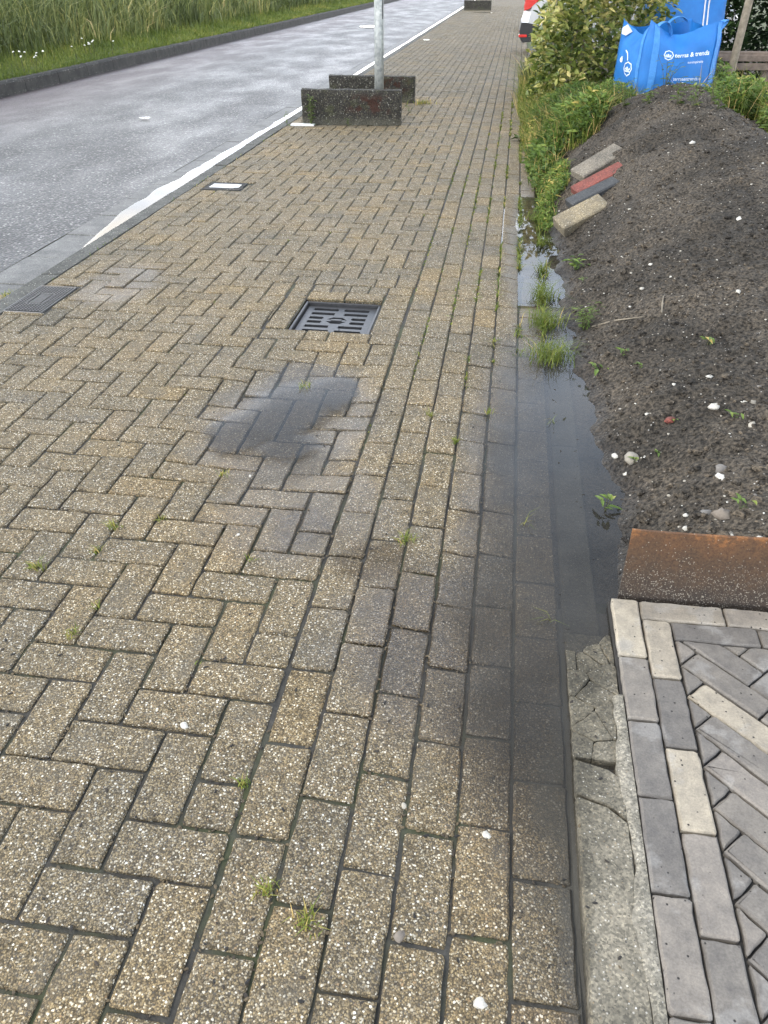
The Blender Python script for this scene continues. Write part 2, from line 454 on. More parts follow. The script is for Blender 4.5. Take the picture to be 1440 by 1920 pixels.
def m_galv():
    s = NT('galvanised steel'); P = s.obj()
    d, c = s.voro(P, 38); n = s.noise(P, 12, 5, .6)
    col = s.mix(s.channel(c, 0), (.30, .32, .32), (.46, .48, .475))
    col = s.mix(1.0, col, s.ramp(n, [(.3, (.78, .8, .8)), (.7, (1.12, 1.12, 1.1))]), 'MULTIPLY')
    return s.end(s.bsdf(col, .5, s.bump(n, .15, .002), Metallic=.45))

def m_fabric(name, color, nscale=7.0):
    s = NT(name); P = s.obj(); n = s.noise(P, nscale, 4, .6)
    wv = s.n('ShaderNodeTexWave', {'Vector': P, 'Scale': 55.0, 'Distortion': .6}, bands_direction='Z').outputs['Fac']
    col = s.mix(1.0, (*color, 1), s.ramp(n, [(.3, (.82, .85, .88)), (.7, (1.14, 1.1, 1.06))]), 'MULTIPLY')
    h = s.math('ADD', n, s.math('MULTIPLY', wv, .06))
    b = s.bsdf(col, .48, s.bump(h, .5, .02), **{'Specular IOR Level': .45})
    tl = s.n('ShaderNodeBsdfTranslucent', {'Color': col})
    return s.end(s.n('ShaderNodeMixShader', {0: .18, 1: b.outputs[0], 2: tl.outputs[0]}))

def m_tintstone(name, stops, rough=.75):
    s = NT(name); t = s.tint(); n = s.noise(s.pos(), 120, 3)
    col = s.mix(1.0, s.ramp(t, stops), s.ramp(n, [(.3, (.8, .8, .8)), (.7, (1.12, 1.12, 1.1))]), 'MULTIPLY')
    return s.end(s.bsdf(col, rough, s.bump(n, .3, .002)))

M = dict(
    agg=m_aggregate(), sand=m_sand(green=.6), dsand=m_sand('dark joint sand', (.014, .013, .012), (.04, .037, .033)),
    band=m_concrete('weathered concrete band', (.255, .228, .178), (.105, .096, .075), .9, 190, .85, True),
    mudband=m_concrete('silted concrete', (.105, .098, .08), (.065, .06, .05), .3, 150, .8, True),
    mortar=m_concrete('pale mortar', (.27, .25, .21), (.15, .14, .115), .5, 200, .9),
    kerb=m_concrete('grey aggregate kerb', (.105, .106, .098), (.058, .059, .054), .8, 110, .9),
    gutter=m_concrete('gutter concrete', (.16, .16, .155), (.09, .09, .088), .4, 110, .6),
    dkerb=m_concrete('dark kerb concrete', (.042, .040, .036), (.018, .018, .016), .6, 60, .85),
    moss=m_mossy_concrete(), asphalt=m_asphalt(),
    water=m_water('muddy puddle water', (.10, .098, .092), .24, (.84, .83, .80), [(.42, 2.2, .42, 1.55, 1), (.30, 1.28, .30, .42, 1), (.2, 1.55, .24, .3, .8)]), clear=m_water('clear shallow water', (.08, .08, .07), .04, (.85, .85, .83)),
    pool=m_water('shallow pavement pool', (.10, .10, .10), .10, (.93, .93, .92), [(-.78, 2.62, .17, .27, 1), (-.62, 2.80, .13, .15, 1), (-.90, 2.44, .11, .18, .9), (-.70, 2.33, .12, .12, 1), (-.62, 2.1, .2, .3, .35), (-.76, 2.95, .16, .2, .4)], (1.2, .72)),
    gwater=m_water('gutter water', (.2, .2, .2), .05, (.9, .9, .9)),
    soil=m_soil(), paver=m_paver(), rust=m_rust(), galv=m_galv(),
    iron=m_plain('wet cast iron', (.048, .048, .050), .40, .3, 60, .25, .35, .002),
    stud=m_plain('worn bright iron', (.115, .112, .108), .45, .25, 60, .3),
    black=m_plain('dark shaft', (.008, .008, .008), .9, .2),
    white=m_plain('white enamel', (.62, .63, .62), .4, .06, 50),
    blue=m_fabric('blue woven polypropylene', (.020, .185, .56)), strap=m_fabric('pale blue webbing', (.06, .27, .66), 30),
    print=m_plain('white print', (.62, .72, .84), .6, .05), pale=m_plain('white liner', (.55, .58, .62), .6, .1),
    hedge=m_leaf('variegated hedge leaves', [(0, (0.015, 0.027, 0.006)), (.3, (0.045, 0.074, 0.014)), (.55, (0.128, 0.169, 0.032)), (.78, (0.300, 0.317, 0.085)), (1, (0.600, 0.513, 0.210))], .2, .4),
    laurel=m_leaf('dark laurel leaves', [(0, (.005, .012, .005)), (.5, (.018, .040, .012)), (.85, (.05, .085, .025)), (1, (.09, .12, .04))], .15, .6, .2),
    weed=m_leaf('weed leaves', [(0, (0.026, 0.048, 0.012)), (.4, (0.075, 0.131, 0.026)), (.7, (0.152, 0.237, 0.045)), (.9, (0.275, 0.325, 0.065)), (1, (0.522, 0.413, 0.120))], .3, .55),
    grass=m_leaf('grass blades', [(0, (0.042, 0.061, 0.013)), (.4, (0.108, 0.158, 0.026)), (.7, (0.207, 0.246, 0.044)), (.88, (0.363, 0.328, 0.084)), (1, (0.627, 0.450, 0.179))], .3, .6),
    reed=m_leaf('reed blades', [(0, (0.054, 0.072, 0.024)), (.4, (0.134, 0.169, 0.055)), (.7, (0.270, 0.282, 0.096)), (.9, (0.432, 0.386, 0.150)), (1, (0.648, 0.515, 0.246))], .3, .6),
    bark=m_plain('pale bark', (.21, .18, .135), .85, .35, 18, 0, .6, .01), stem=m_plain('green brown stem', (.07, .075, .03), .8, .3),
    wood=m_plain('weathered plank', (.17, .13, .10), .85, .35, 14, 0, .4, .005),
    stone=m_tintstone('loose stones', [(0, (.20, .16, .12)), (.25, (.16, .15, .14)), (.45, (.30, .27, .22)), (.7, (.42, .39, .33)), (1, (.55, .53, .48))]),
    debris=m_tintstone('dark debris', [(0, (.012, .011, .01)), (.6, (.04, .03, .02)), (1, (.12, .09, .05))]),
    redbrick=m_concrete('red concrete', (.23, .062, .045), (.15, .045, .035), .25, 160, .75),
    darkbrick=m_concrete('charcoal concrete', (.055, .058, .062), (.035, .037, .04), .2, 160, .7),
    beigebrick=m_concrete('beige aggregate', (.26, .215, .14), (.15, .13, .095), .9, 140, .8),
    greybrick=m_concrete('grey brown concrete', (.205, .18, .145), (.12, .108, .09), .5, 140, .8),
    paint=m_plain('silver car paint', (.52, .53, .54), .25, .03, 5, .4, .0), trim=m_plain('black plastic', (.018, .018, .019), .5, .2),
    redlens=m_plain('red lens', (.55, .025, .02), .2, .05), glass=m_plain('dark car glass', (.02, .025, .028), .08, .05), tyre=m_plain('rubber', (.02, .02, .02), .85, .2),
    petal=m_plain('white petals', (.75, .74, .66), .7, .1), ground=m_leaf('far meadow', [(0, (.06, .09, .03)), (1, (.1, .14, .05))], 0, .9),
)
def _turf():
    s = NT('turf soil'); P = s.pos(); n = s.noise(P, 5, 5, .7)
    return s.end(s.bsdf(s.ramp(n, [(.3, (.030, .035, .014)), (.7, (.085, .105, .032))]), .95, s.bump(n, .6, .03)))
M['turf'] = _turf()

# ------------------------------------------------------------------ height of the pavement and of the soil
def G(x, y):
    x = np.asarray(x, float); y = np.asarray(y, float)
    r1 = np.hypot((x + .745) / .46, (y - 2.55) / .70)
    d = .020 * smooth01((1.0 - r1) / .6)
    along = smooth01((y - .35) / .55) * smooth01((3.95 - y) / .7)
    d = d + .030 * smooth01((x + .17 + .13 * smooth01((1.9 - y) / .6)) / .36) * along
    d = d + .024 * smooth01((x - .06) / .12) * smooth01((y - 3.6) / .5) * smooth01((6.6 - y) / .7)
    und = .004 * np.sin(x * 2.1 + y * .9) * np.sin(y * 1.3 + 1.0) * smooth01((np.abs(y - 2) - 1.5) / 2)
    return und - d
WATER_Z = -.0105

X0Y = ([0, 1.6, 1.8, 2.05, 2.4, 3.0, 3.6, 4.2, 5.0, 6.0, 8.0, 12.0], [.42, .42, .44, .465, .455, .42, .375, .375, .37, .32, .34, .30])
def heap(x, y):
    x = np.asarray(x, float); y = np.asarray(y, float)
    x0 = np.interp(y, *X0Y) + (.016 * np.sin(y * 9.3) + .011 * np.sin(y * 23.1 + 1) + .006 * np.sin(y * 51 + 2)) * smooth01((y - 1.7) / .3)
    a = np.interp(y, [1.6, 2.2, 3.0, 4.0, 5.0, 6.0, 7.0, 7.5, 8.3, 9.2, 12], [.22, .26, .36, .50, .70, .86, .95, .86, .38, .20, .10])
    wd = np.interp(y, [1.6, 2.2, 3.2, 5.0, 12], [.10, .26, .52, .70, .75])
    t = np.maximum(x - x0, 0)
    z = a * (1 - np.exp(-t / wd))
    z = z * (1 - .55 * smooth01((x - 1.15) / .9) * smooth01((y - 4.6) / 1.8))
    under = -.035 * smooth01((x0 - x) / .06)
    return z + under + .0
def soil_z(x, y):
    p = Vector((x * 3.2, y * 3.2, 1.7)); q = Vector((x * 11, y * 11, 5.1)); r = Vector((x * 34, y * 34, 9.0))
    amp = min(1.0, max(0.15, (float(heap(x, y)) + .035) / .12))
    return float(heap(x, y)) + amp * (.030 * mn.noise(p) + .018 * mn.noise(q) + .013 * mn.noise(r))
def on_soil(px, py):
    d = ray(px, py); d = d / np.linalg.norm(d); t = 1.0
    while t < 25:
        p = _C + d * t
        if p[2] < (soil_z(p[0], p[1]) if p[0] > .3 else 0): return p
        t += .02
    return p

# ------------------------------------------------------------------ setting: ground sheet
def grid_ob(name, xs, ys, zf, mat, tint=.5, **k):
    X, Y = np.meshgrid(xs, ys); nx, ny = len(xs), len(ys)
    Z = zf(X, Y)
    v = np.stack([X, Y, Z], -1).reshape(-1, 3)
    i = np.arange(nx - 1)[None, :] + np.arange(ny - 1)[:, None] * nx
    f = np.stack([i, i + 1, i + 1 + nx, i + nx], -1).reshape(-1, 4)
    return mesh_ob(name, v, f, mat, smooth=True, tint=tint, **k)
mesh_ob('ground', [(-400, -60, -.45), (400, -60, -.45), (400, 900, -.45), (-400, 900, -.45)], [(0, 1, 2, 3)], M['turf'], kind='structure', label='flat green land far beyond the street', cat='ground')

# road
ry = np.concatenate([np.arange(-3, 20, .5), np.arange(20, 260, 6)])
grid_ob('road', np.linspace(-7.12, -2.927, 12), ry, lambda X, Y: -.072 + .035 * np.sin((X + 7.12) / 4.193 * math.pi) + .002 * np.sin(X * 5 + Y * 2.2), M['asphalt'],
        kind='structure', label='wet grey asphalt road left of the footpath, shining with rain', cat='road')

# raised dark kerb across the road
kb = empty('kerb', (-7.2, 12, 0), label='raised dark kerb between the wet road and the grass verge', cat='kerb', kind='structure')
def prism_y(mb, prof, y0, y1, t=.5, bev=0):
    n = len(prof)
    v = [(x, y0, z) for x, z in prof] + [(x, y1, z) for x, z in prof]
    f = [(i, (i + 1) % n, n + (i + 1) % n, n + i) for i in range(n)] + [tuple(range(n - 1, -1, -1)), tuple(range(n, 2 * n))]
    mb.add(v, f, t)
kprof = [(-7.26, -.12), (-7.10, -.12), (-7.115, .085), (-7.14, .115), (-7.26, .115)]
kprof = kprof
y = 2.0; k = 0
while y < 62:
    mb = MB(); dz = random.uniform(-.004, .004)
    prism_y(mb, [(x, z + dz) for x, z in kprof], y + .005, y + .995)
    mb.v = [(a + 7.2, b - 12, c) for a, b, c in mb.v]
    mb.build('kerb_stone', M['dkerb'], kb); y += 1.0
mb = MB(); prism_y(mb, kprof, 62, 260); mb.v = [(a + 7.2, b - 12, c) for a, b, c in mb.v]
mb.build('far_kerb_run', M['dkerb'], kb)

# near kerb of the footpath and its gutter
nk = empty('footpath_kerb', (-2.47, 6, 0), label='low grey aggregate kerb along the road edge of the footpath', cat='kerb', kind='structure')
nprof = [(-2.435, -.15), (-2.435, .0), (-2.545, -.004), (-2.562, -.012), (-2.578, -.075), (-2.578, -.15)]
y = 1.0
while y < 46:
    L = 1.0
    if not (3.3 < y + .5 < 3.9 and False):
        mb = MB(); dz = random.uniform(-.004, .003); dx = random.uniform(-.004, .004)
        prism_y(mb, [(x + dx + 2.47, z + dz) for x, z in nprof], y + .006 - 6, y + L - .006 - 6)
        mb.f = [q[::-1] for q in mb.f]
        mb.build('kerb_stone', M['kerb'], nk)
    y += L
mb = MB(); prism_y(mb, [(x + 2.47, z) for x, z in nprof], 40, 254); mb.f = [q[::-1] for q in mb.f]; mb.build('far_kerb_run', M['kerb'], nk)
gt = empty('gutter', (-2.752, 6, -.08), label='pale concrete gutter strip between road and footpath kerb', cat='gutter', kind='structure')
y = 1.0
while y < 46:
    L = .5 if y < 12 else 1.0
    mb = MB(); dz = random.uniform(-.003, .003)
    mb.box((0, y + L / 2 - 6, -.018 + dz), (.346, L - .008, .06), bev=.006)
    mb.v = [(a, b, c - .010 * math.cos(a / .173 * 1.5) ) for a, b, c in mb.v]
    mb.build('gutter_tile', M['gutter'], gt); y += L
mb = MB(); mb.box((0, 147, -.028), (.346, 214, .06)); mb.build('far_gutter_run', M['gutter'], gt)
# standing water in the gutter
def blob_sheet(name, outline, z, mat, **k):
    c = np.mean(outline, 0)
    v = [(c[0], c[1], z)] + [(p[0], p[1], z) for p in outline]
    n = len(outline)
    return mesh_ob(name, v, [(0, 1 + i, 1 + (i + 1) % n) for i in range(n)], mat, loc=(c[0], c[1], z), **k)
ys = np.concatenate([np.arange(4.45, 14, .08), np.arange(14, 200, 2.)])
wl = [(-2.585 - (.225 - .08 * smooth01((yy - 5) / 5)) * min(1.0, max(0.0, (yy - 4.3) / 1.5)) ** .8 + (.006 + .03 * min(1, max(0, yy - 4.4))) * mn.noise(Vector((0, yy * 2.6, 0))) + .012 * mn.noise(Vector((5, yy * 6, 0))), yy) for yy in ys]
wr = [(-2.572, yy) for yy in ys]
v = [(a, b, -.0655) for a, b in wl] + [(a, b, -.0655) for a, b in wr]; n = len(ys)
mesh_ob('gutter_water', v, [(i, n + i, n + i + 1, i + 1) for i in range(n - 1)], M['gwater'], kind='structure', label='bright rain water standing in the road gutter', cat='water')

# ------------------------------------------------------------------ paved footpath
PX, XE, Y0 = .1115, -.428, 1.163
COLS = [-.424, -.312, -.201, -.093, .014, .124, .243]
XL = -2.43
def clip(poly, a, b, c):           # keep a*x+b*y<=c
    out = []
    for i in range(len(poly)):
        p, q = poly[i], poly[(i + 1) % len(poly)]
        dp, dq = a * p[0] + b * p[1] - c, a * q[0] + b * q[1] - c
        if dp <= 0: out.append(p)
        if (dp < 0 < dq) or (dq < 0 < dp):
            t = dp / (dp - dq); out.append((p[0] + (q[0] - p[0]) * t, p[1] + (q[1] - p[1]) * t))
    return out
def area(p): return .5 * sum(p[i][0] * p[(i + 1) % len(p)][1] - p[(i + 1) % len(p)][0] * p[i][1] for i in range(len(p)))
def inset(poly, d):
    n = len(poly); out = []
    for i in range(n):
        p0, p1, p2 = (np.array(poly[k % n]) for k in (i - 1, i, i + 1))
        e1 = (p1 - p0) / (np.linalg.norm(p1 - p0) + 1e-9); e2 = (p2 - p1) / (np.linalg.norm(p2 - p1) + 1e-9)
        n1 = np.array((-e1[1], e1[0])); n2 = np.array((-e2[1], e2[0]))
        m = n1 + n2; m = m / max(.35, (m @ n1) + 0)
        out.append(tuple(p1 + m * d))
    return out
def rect(x0, y0, x1, y1): return [(x0, y0), (x1, y0), (x1, y1), (x0, y1)]
HOLES = [(-1.085, 3.285, -.43, 4.055), (-2.345, 6.085, -2.025, 6.355), (-2.44, 3.42, -2.228, 3.81)]
polys = []
def add_poly(p):
    if abs(area(p)) < .0012: return
    c = np.mean(p, 0)
    for (hx0, hy0, hx1, hy1) in HOLES:
        xs_, ys_ = [q[0] for q in p], [q[1] for q in p]
        if max(xs_) <= hx0 or min(xs_) >= hx1 or max(ys_) <= hy0 or min(ys_) >= hy1: continue
        best = max((clip(p, 1, 0, hx0), clip(p, -1, 0, -hx1), clip(p, 0, 1, hy0), clip(p, 0, -1, -hy1)), key=lambda q: abs(area(q)) if len(q) > 2 else 0)
        if len(best) < 3 or abs(area(best)) < .0015: return
        p = best
    polys.append(p)
YMAX = 44.0
NJ = int((YMAX - Y0) / PX)
for j in range(-8, NJ):
    for i in range(-19, 0):
        k = (i - j - 2) % 4
        p = None
        if k == 0: p = rect(XE + i * PX, Y0 + j * PX, XE + (i + 2) * PX, Y0 + (j + 1) * PX)
        elif k == 3: p = rect(XE + i * PX, Y0 + j * PX, XE + (i + 1) * PX, Y0 + (j + 2) * PX)
        if k == 0 and i == -19: pass
        if p is None: continue
        p = clip(p, 1, 0, XE)
        p = clip(p, -1, 0, -XL) if len(p) > 2 else p
        if len(p) > 2: add_poly(p)
    # a horizontal brick whose left half lies outside still shows its right half
    if (-20 - j - 2) % 4 == 0:
        p = clip(rect(XE - 20 * PX, Y0 + j * PX, XE - 18 * PX, Y0 + (j + 1) * PX), -1, 0, -XL)
        if len(p) > 2: add_poly(p)
offs = [.06, .165, .03, .128, .165, .06]
for c in range(6):
    y = .1 + offs[c]
    while y < YMAX:
        L = .223 + random.uniform(-.003, .004)
        add_poly(rect(COLS[c], y, COLS[c + 1], y + L)); y += L
# courses cut round the drain
gx0, gx1, gy0, gy1 = -.975, -.572, 3.405, 3.83
for p in (rect(-1.083, 3.41, gx0 - .004, 3.63), rect(-1.083, 3.63, gx0 - .004, 3.84), rect(-1.083, 3.84, gx0 - .004, 4.05),
          rect(gx0, gy1, -.775, gy1 + .11), rect(-.775, gy1, gx1, gy1 + .11),
          rect(gx0, gy1 + .11, -.872, 4.055), rect(-.872, gy1 + .11, -.77, 4.055), rect(-.77, gy1 + .11, -.668, 4.055), rect(-.668, gy1 + .11, -.567, 4.055),
          rect(gx1 + .004, 3.40, -.434, 3.61), rect(gx1 + .004, 3.61, -.434, 3.73), rect(gx1 + .004, 3.73, -.434, 3.85), rect(gx1 + .004, 3.85, -.434, 3.95), rect(-.565, 3.95, -.434, 4.055),
          rect(-1.083, 3.29, -.87, gy0), rect(-.87, 3.29, -.76, gy0), rect(-.76, 3.29, -.56, gy0), rect(-.56, 3.29, -.434, 3.40)):
    polys.append(p)

def brick_mesh(poly, joint, zc, slope, bev, depth, seg, jit, rc=.005):
    p = inset(poly, joint / 2)
    if area(p) < 0: p = p[::-1]
    def outline(p):
        q = []
        for i in range(len(p)):
            z0, a, b = np.array(p[i - 1]), np.array(p[i]), np.array(p[(i + 1) % len(p)])
            L0, L = np.linalg.norm(a - z0) + 1e-9, np.linalg.norm(b - a) + 1e-9
            if seg:
                r_ = min(rc, L * .3, L0 * .3); q += [a + (z0 - a) / L0 * r_, a * .82 + ((z0 - a) / L0 + (b - a) / L) * r_ * .0 + .18 * (a + ((z0 - a) / L0 + (b - a) / L) * r_ * 1.2), a + (b - a) / L * r_]
                k = ks[i]
                for m in range(1, k): q.append(a + (b - a) * m / k)
            else: q.append(a)
        return q
    ks = [max(1, int(round(np.linalg.norm(np.array(p[(i + 1) % len(p)]) - np.array(p[i])) / seg))) if seg else 1 for i in range(len(p))]
    lo = outline(p); hi = outline(inset(p, bev)); n = len(lo)
    J = [np.array((random.uniform(-jit, jit), random.uniform(-jit, jit))) for _ in range(n)]
    K = [np.array((random.uniform(-jit, jit), random.uniform(-jit, jit))) * .7 for _ in range(n)]
    q = [a + j for a, j in zip(lo, J)]; top = [a + j + k for a, j, k in zip(hi, J, K)]
    c = np.mean(q, 0)
    def zz_(s): return zc + slope[0] * (s[0] - c[0]) + slope[1] * (s[1] - c[1])
    v = [(s[0], s[1], zz_(s)) for s in top] + [(s[0], s[1], zz_(s) - bev * random.uniform(.7, 1.5)) for s in q] + [(s[0], s[1], zc - depth) for s in q]
    f = [tuple(range(n))]
    for a in (0, n):
        f += [(a + i, a + n + i, a + n + (i + 1) % n, a + (i + 1) % n) for i in range(n)]
    return v, f, (c[0], c[1], zc)
def shown_area(p, z=0):
    uv = proj(np.array([(q[0], q[1], z) for q in p]))
    cx, cy = uv.mean(0)
    if cx < -60 or cx > 1500 or cy > 1990 or cy < -20: return 0
    return abs(area([tuple(a) for a in uv]))
pave = mesh_ob('pavement', *(lambda xs, ys: (np.array([(x, y, float(G(x, y)) - .008) for y in ys for x in xs]),
      [(j * len(xs) + i, j * len(xs) + i + 1, (j + 1) * len(xs) + i + 1, (j + 1) * len(xs) + i) for j in range(len(ys) - 1) for i in range(len(xs) - 1)
       if not (gx0 < (xs[i] + xs[i + 1]) / 2 < gx1 and gy0 < (ys[j] + ys[j + 1]) / 2 < gy1)]))(
      sorted(list(np.arange(-2.43, .24, .09)) + [gx0, gx1, .244]), sorted(list(np.arange(-.2, 8, .12)) + [gy0, gy1] + list(np.arange(8, 46, 1.0)))),
      M['sand'], kind='structure', label='footpath of yellow grey aggregate bricks laid in herringbone with straight courses at right', cat='pavement')
order = sorted(range(len(polys)), key=lambda i: -shown_area(polys[i]))
far_v, far_f, far_t = [], [], []
def brick_tone(c):
    x, y = c
    t = random.gauss(.48, .15) + .16 * smooth01((1.2 - y) / .8) * smooth01((x + .6) / .8)
    if y > 11.75: t = random.gauss(.10, .07)
    elif y > 10.9: t = random.gauss(.6, .1)
    return min(1, max(0, t))
for rank, i in enumerate(order):
    p = polys[i]; c = np.mean(p, 0); e = .03
    zc = float(G(*c)); sl = ((float(G(c[0] + e, c[1])) - zc) / e + random.gauss(0, .008), (float(G(c[0], c[1] + e)) - zc) / e + random.gauss(0, .006))
    zc += random.gauss(0, .0016)
    near = rank < 300
    sj = random.uniform(.005, .0095) if c[1] < 6 else random.uniform(.008, .012)
    v, f, loc = brick_mesh(p, sj, zc, sl, .0042 if near else .0045, .045, .03 if near else 0, .0017 if near else 0, random.choice([.004, .005, .006, .006, .013]))
    tt = brick_tone(c)
    if near:
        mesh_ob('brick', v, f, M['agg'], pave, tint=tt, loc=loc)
    else:
        b = len(far_v); far_v += v; far_f += [tuple(k + b for k in q) for q in f]; far_t += [tt] * len(v)
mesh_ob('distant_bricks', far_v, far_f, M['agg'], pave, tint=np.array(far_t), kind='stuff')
mesh_ob('far_footpath', [(-2.43, 43.9, .002), (.25, 43.9, .002), (.25, 260, .002), (-2.43, 260, .002)], [(0, 1, 2, 3)], M['agg'], tint=.05, kind='structure', label='distant end of the brick footpath', cat='pavement')

# ------------------------------------------------------------------ concrete band, mortar, broken pieces
band = empty('edging_band', (.31, 1.2, 0), label='cracked concrete edging band between the footpath and the new driveway', cat='kerb', kind='structure')
def band_piece(poly, z, tilt=(0, 0), name='band_piece', mat='band', bev=.0035, seg=.03):
    v, f, loc = brick_mesh(poly, .0012, z, tilt, bev, .09, seg, .0015)
    return mesh_ob(name, [(a - .31, b - 1.2, c) for a, b, c in v], f, M[mat], band, tint=.5, loc=(loc[0] - .31, loc[1] - 1.2, loc[2]))
bx0, bx1 = .252, .352
band_piece([(bx0, -.3), (bx1, -.3), (bx1, .958), (.315, .988), (bx0, 1.008)], .013)
band_piece([(bx0, 1.012), (.315, .992), (bx1, .964), (bx1, 1.06), (.32, 1.085), (bx0, 1.10)], .012, (0, -.01))
seeds = [(.268, 1.13), (.32, 1.12), (.262, 1.24), (.302, 1.20), (.345, 1.22), (.27, 1.335), (.306, 1.31), (.34, 1.36), (.258, 1.41), (.296, 1.41), (.33, 1.45), (.36, 1.46), (.274, 1.475), (.305, 1.495)]
for k, (sx, sy) in enumerate(seeds):
    q = rect(bx0, 1.108, .352 if sy < 1.27 else .371, 1.515)
    for m_, (ox, oy) in enumerate(seeds):
        if m_ == k or len(q) < 3: continue
        a_, b_ = ox - sx, oy - sy; q = clip(q, a_, b_, a_ * (sx + ox) / 2 + b_ * (sy + oy) / 2)
    if len(q) < 3: continue
    band_piece(q, .006 - .05 * max(0, sy - 1.22) - random.choice([0, 0, .0007, .0015, .005]), (random.gauss(0, .006), random.gauss(0, .006)), 'broken_piece', bev=.0022, seg=.02)
for y0, y1 in ((1.52, 2.5), (2.51, 3.5), (3.51, 4.5)):
    band_piece(rect(bx0, y0, .345, y1), -.018, (0, 0), 'sunken_piece', 'mudband')
# pale mortar smear against the driveway
ys = np.arange(-.3, 1.30, .008); vv = []
for yy in ys:
    xi = .350 + .014 * mn.noise(Vector((3, yy * 6, 0))) + .007 * mn.noise(Vector((8, yy * 19, 0))) + .002 * mn.noise(Vector((2, yy * 61, 0))) - .002
    xm = .365
    vv += [(xi - .31, yy - 1.2, .0136 if yy < 1.0 else .0136 - .02 * (yy - 1.0)), (xm - .31, yy - 1.2, .0165 + .002 * mn.noise(Vector((1, yy * 20, 4)))), (.3735 - .31, yy - 1.2, .016), (xi - .31, yy - 1.2, -.03)]
ff = []
for i in range(len(ys) - 1):
    a = i * 4; ff += [(a, a + 1, a + 5, a + 4), (a + 1, a + 2, a + 6, a + 5), (a + 3, a, a + 4, a + 7)]
mesh_ob('mortar', vv, ff, M['mortar'], band, smooth=True, tint=.5)
mesh_ob('mud_bed', [(.243 - .31, -1.5, -.03), (.375 - .31, -1.5, -.03), (.375 - .31, .42, -.03), (.243 - .31, .42, -.03)], [(0, 1, 2, 3)], M['sand'], band, tint=.5)

# ------------------------------------------------------------------ new driveway
drive = mesh_ob('driveway', [(.372, -.6, .008), (1.75, -.6, .008), (1.75, 1.637, .008), (.372, 1.637, .008), (.372, -.6, -.1), (.372, 1.637, -.1)],
                [(0, 1, 2, 3), (0, 3, 5, 4)], M['dsand'], kind='structure', label='new driveway of grey and beige clay pavers in diagonal herringbone', cat='driveway')
def paver(poly, t, dz=0):
    z = .022 + dz + random.gauss(0, .0011)
    v, f, loc = brick_mesh(poly, .0045, z, (random.gauss(0, .010), random.gauss(0, .010)), .0045, .03, .022, .0012, .006)
    mesh_ob('paver', v, f, M['paver'], drive, tint=t, loc=loc)
tones = [.93, .45, .22, .17, .50, .40, .30, .8]
ys = [1.632, 1.418, 1.218, 1.018, .815, .61, .405, .2, -.005, -.21, -.415]
for k in range(10): paver(rect(.374, ys[k + 1], .4475, ys[k]), tones[k % 8] if k else .9)
ys = [1.560, 1.356, 1.152, .95, .745, .54, .335, .13, -.075, -.28, -.485]
tq = [.80, .13, .86, .55, .30, .5, .2, .7, .4, .5]
for k in range(10): paver(rect(.4475, ys[k + 1], .5195, ys[k]), tq[k])
for k, (a, b) in enumerate(((.4475, .663), (.663, .875), (.875, 1.085), (1.085, 1.295), (1.295, 1.505), (1.505, 1.715))): paver(rect(a, 1.561, b, 1.634), (.72, .66, .5, .75, .6, .4)[k])
for k, (a, b) in enumerate(((.5195, .733), (.733, .94), (.94, 1.15), (1.15, 1.36), (1.36, 1.57), (1.57, 1.75))): paver(rect(a, 1.494, b, 1.561), (.20, .40, .25, .6, .3, .2)[k])
Q = .0697; S2 = math.sqrt(2)
A0, B0 = -.628, -1.433          # a=(x-y)/sqrt2, b=-(x+y)/sqrt2 at the left lower corner of one long paver
for j in range(-22, 34):
    for i in range(-40, 40):
        k = (i - j) % 6
        if k == 0: q = rect(A0 + i * Q, B0 + j * Q, A0 + (i + 3) * Q, B0 + (j + 1) * Q)
        elif k == 5: q = rect(A0 + i * Q, B0 + j * Q, A0 + (i + 1) * Q, B0 + (j + 3) * Q)
        else: continue
        pts = [((a - b) / S2, (-a - b) / S2) for a, b in q]
        if area(pts) < 0: pts = pts[::-1]
        pts = clip(pts, -1, 0, -.5215)
        for cc_ in ((0, 1, 1.492), (1, 0, 1.75), (0, -1, .35)):
            if len(pts) > 2: pts = clip(pts, *cc_)
        if len(pts) < 3 or abs(area(pts)) < .0006: continue
        full = abs(area(pts)) > .012
        t = random.choice([.12, .2, .28, .32, .36, .40, .45, .55, .84, .9]) if k == 0 else random.choice([.35, .5, .66, .8, .85, .9, .3])
        if not full and k != 0: t = random.choice([.25, .3, .45, .55, .3, .8])
        paver(pts, min(1, max(0, t + random.gauss(0, .03))))

# ------------------------------------------------------------------ soil mound and garden ground
def soil_mesh():
    ys = np.concatenate([np.arange(1.655, 4.0, .018), np.arange(4.0, 9.6, .03), np.arange(9.6, 20, .5)])
    xs = np.concatenate([np.arange(.235, 1.6, .016), np.arange(1.6, 3.2, .04), np.arange(3.2, 8, .4)])
    def yy_(x, y): return y if y > 2 else max(y, 1.644 + .02 * (x - .4) + .022)
    v = [(x, yy_(x, y), soil_z(x, yy_(x, y))) for y in ys for x in xs]; nx = len(xs)
    f = [(j * nx + i, j * nx + i + 1, (j + 1) * nx + i + 1, (j + 1) * nx + i) for j in range(len(ys) - 1) for i in range(nx - 1)]
    return mesh_ob('soil_mound', v, f, M['soil'], smooth=True, tint=.5, kind='structure', label='mound of dark garden soil beside the footpath, dotted with white stones', cat='soil')
soil_mesh()
mesh_ob('garden_ground', [(.24, 19.9, -.02), (60, 19.9, -.02), (60, 260, -.02), (.24, 260, -.02), (8, 1.6, -.02), (60, 1.6, -.02), (8, 20, -.02)], [(0, 1, 2, 3), (4, 5, 1, 6)], M['turf'], kind='structure', label='front gardens further along the footpath', cat='ground')
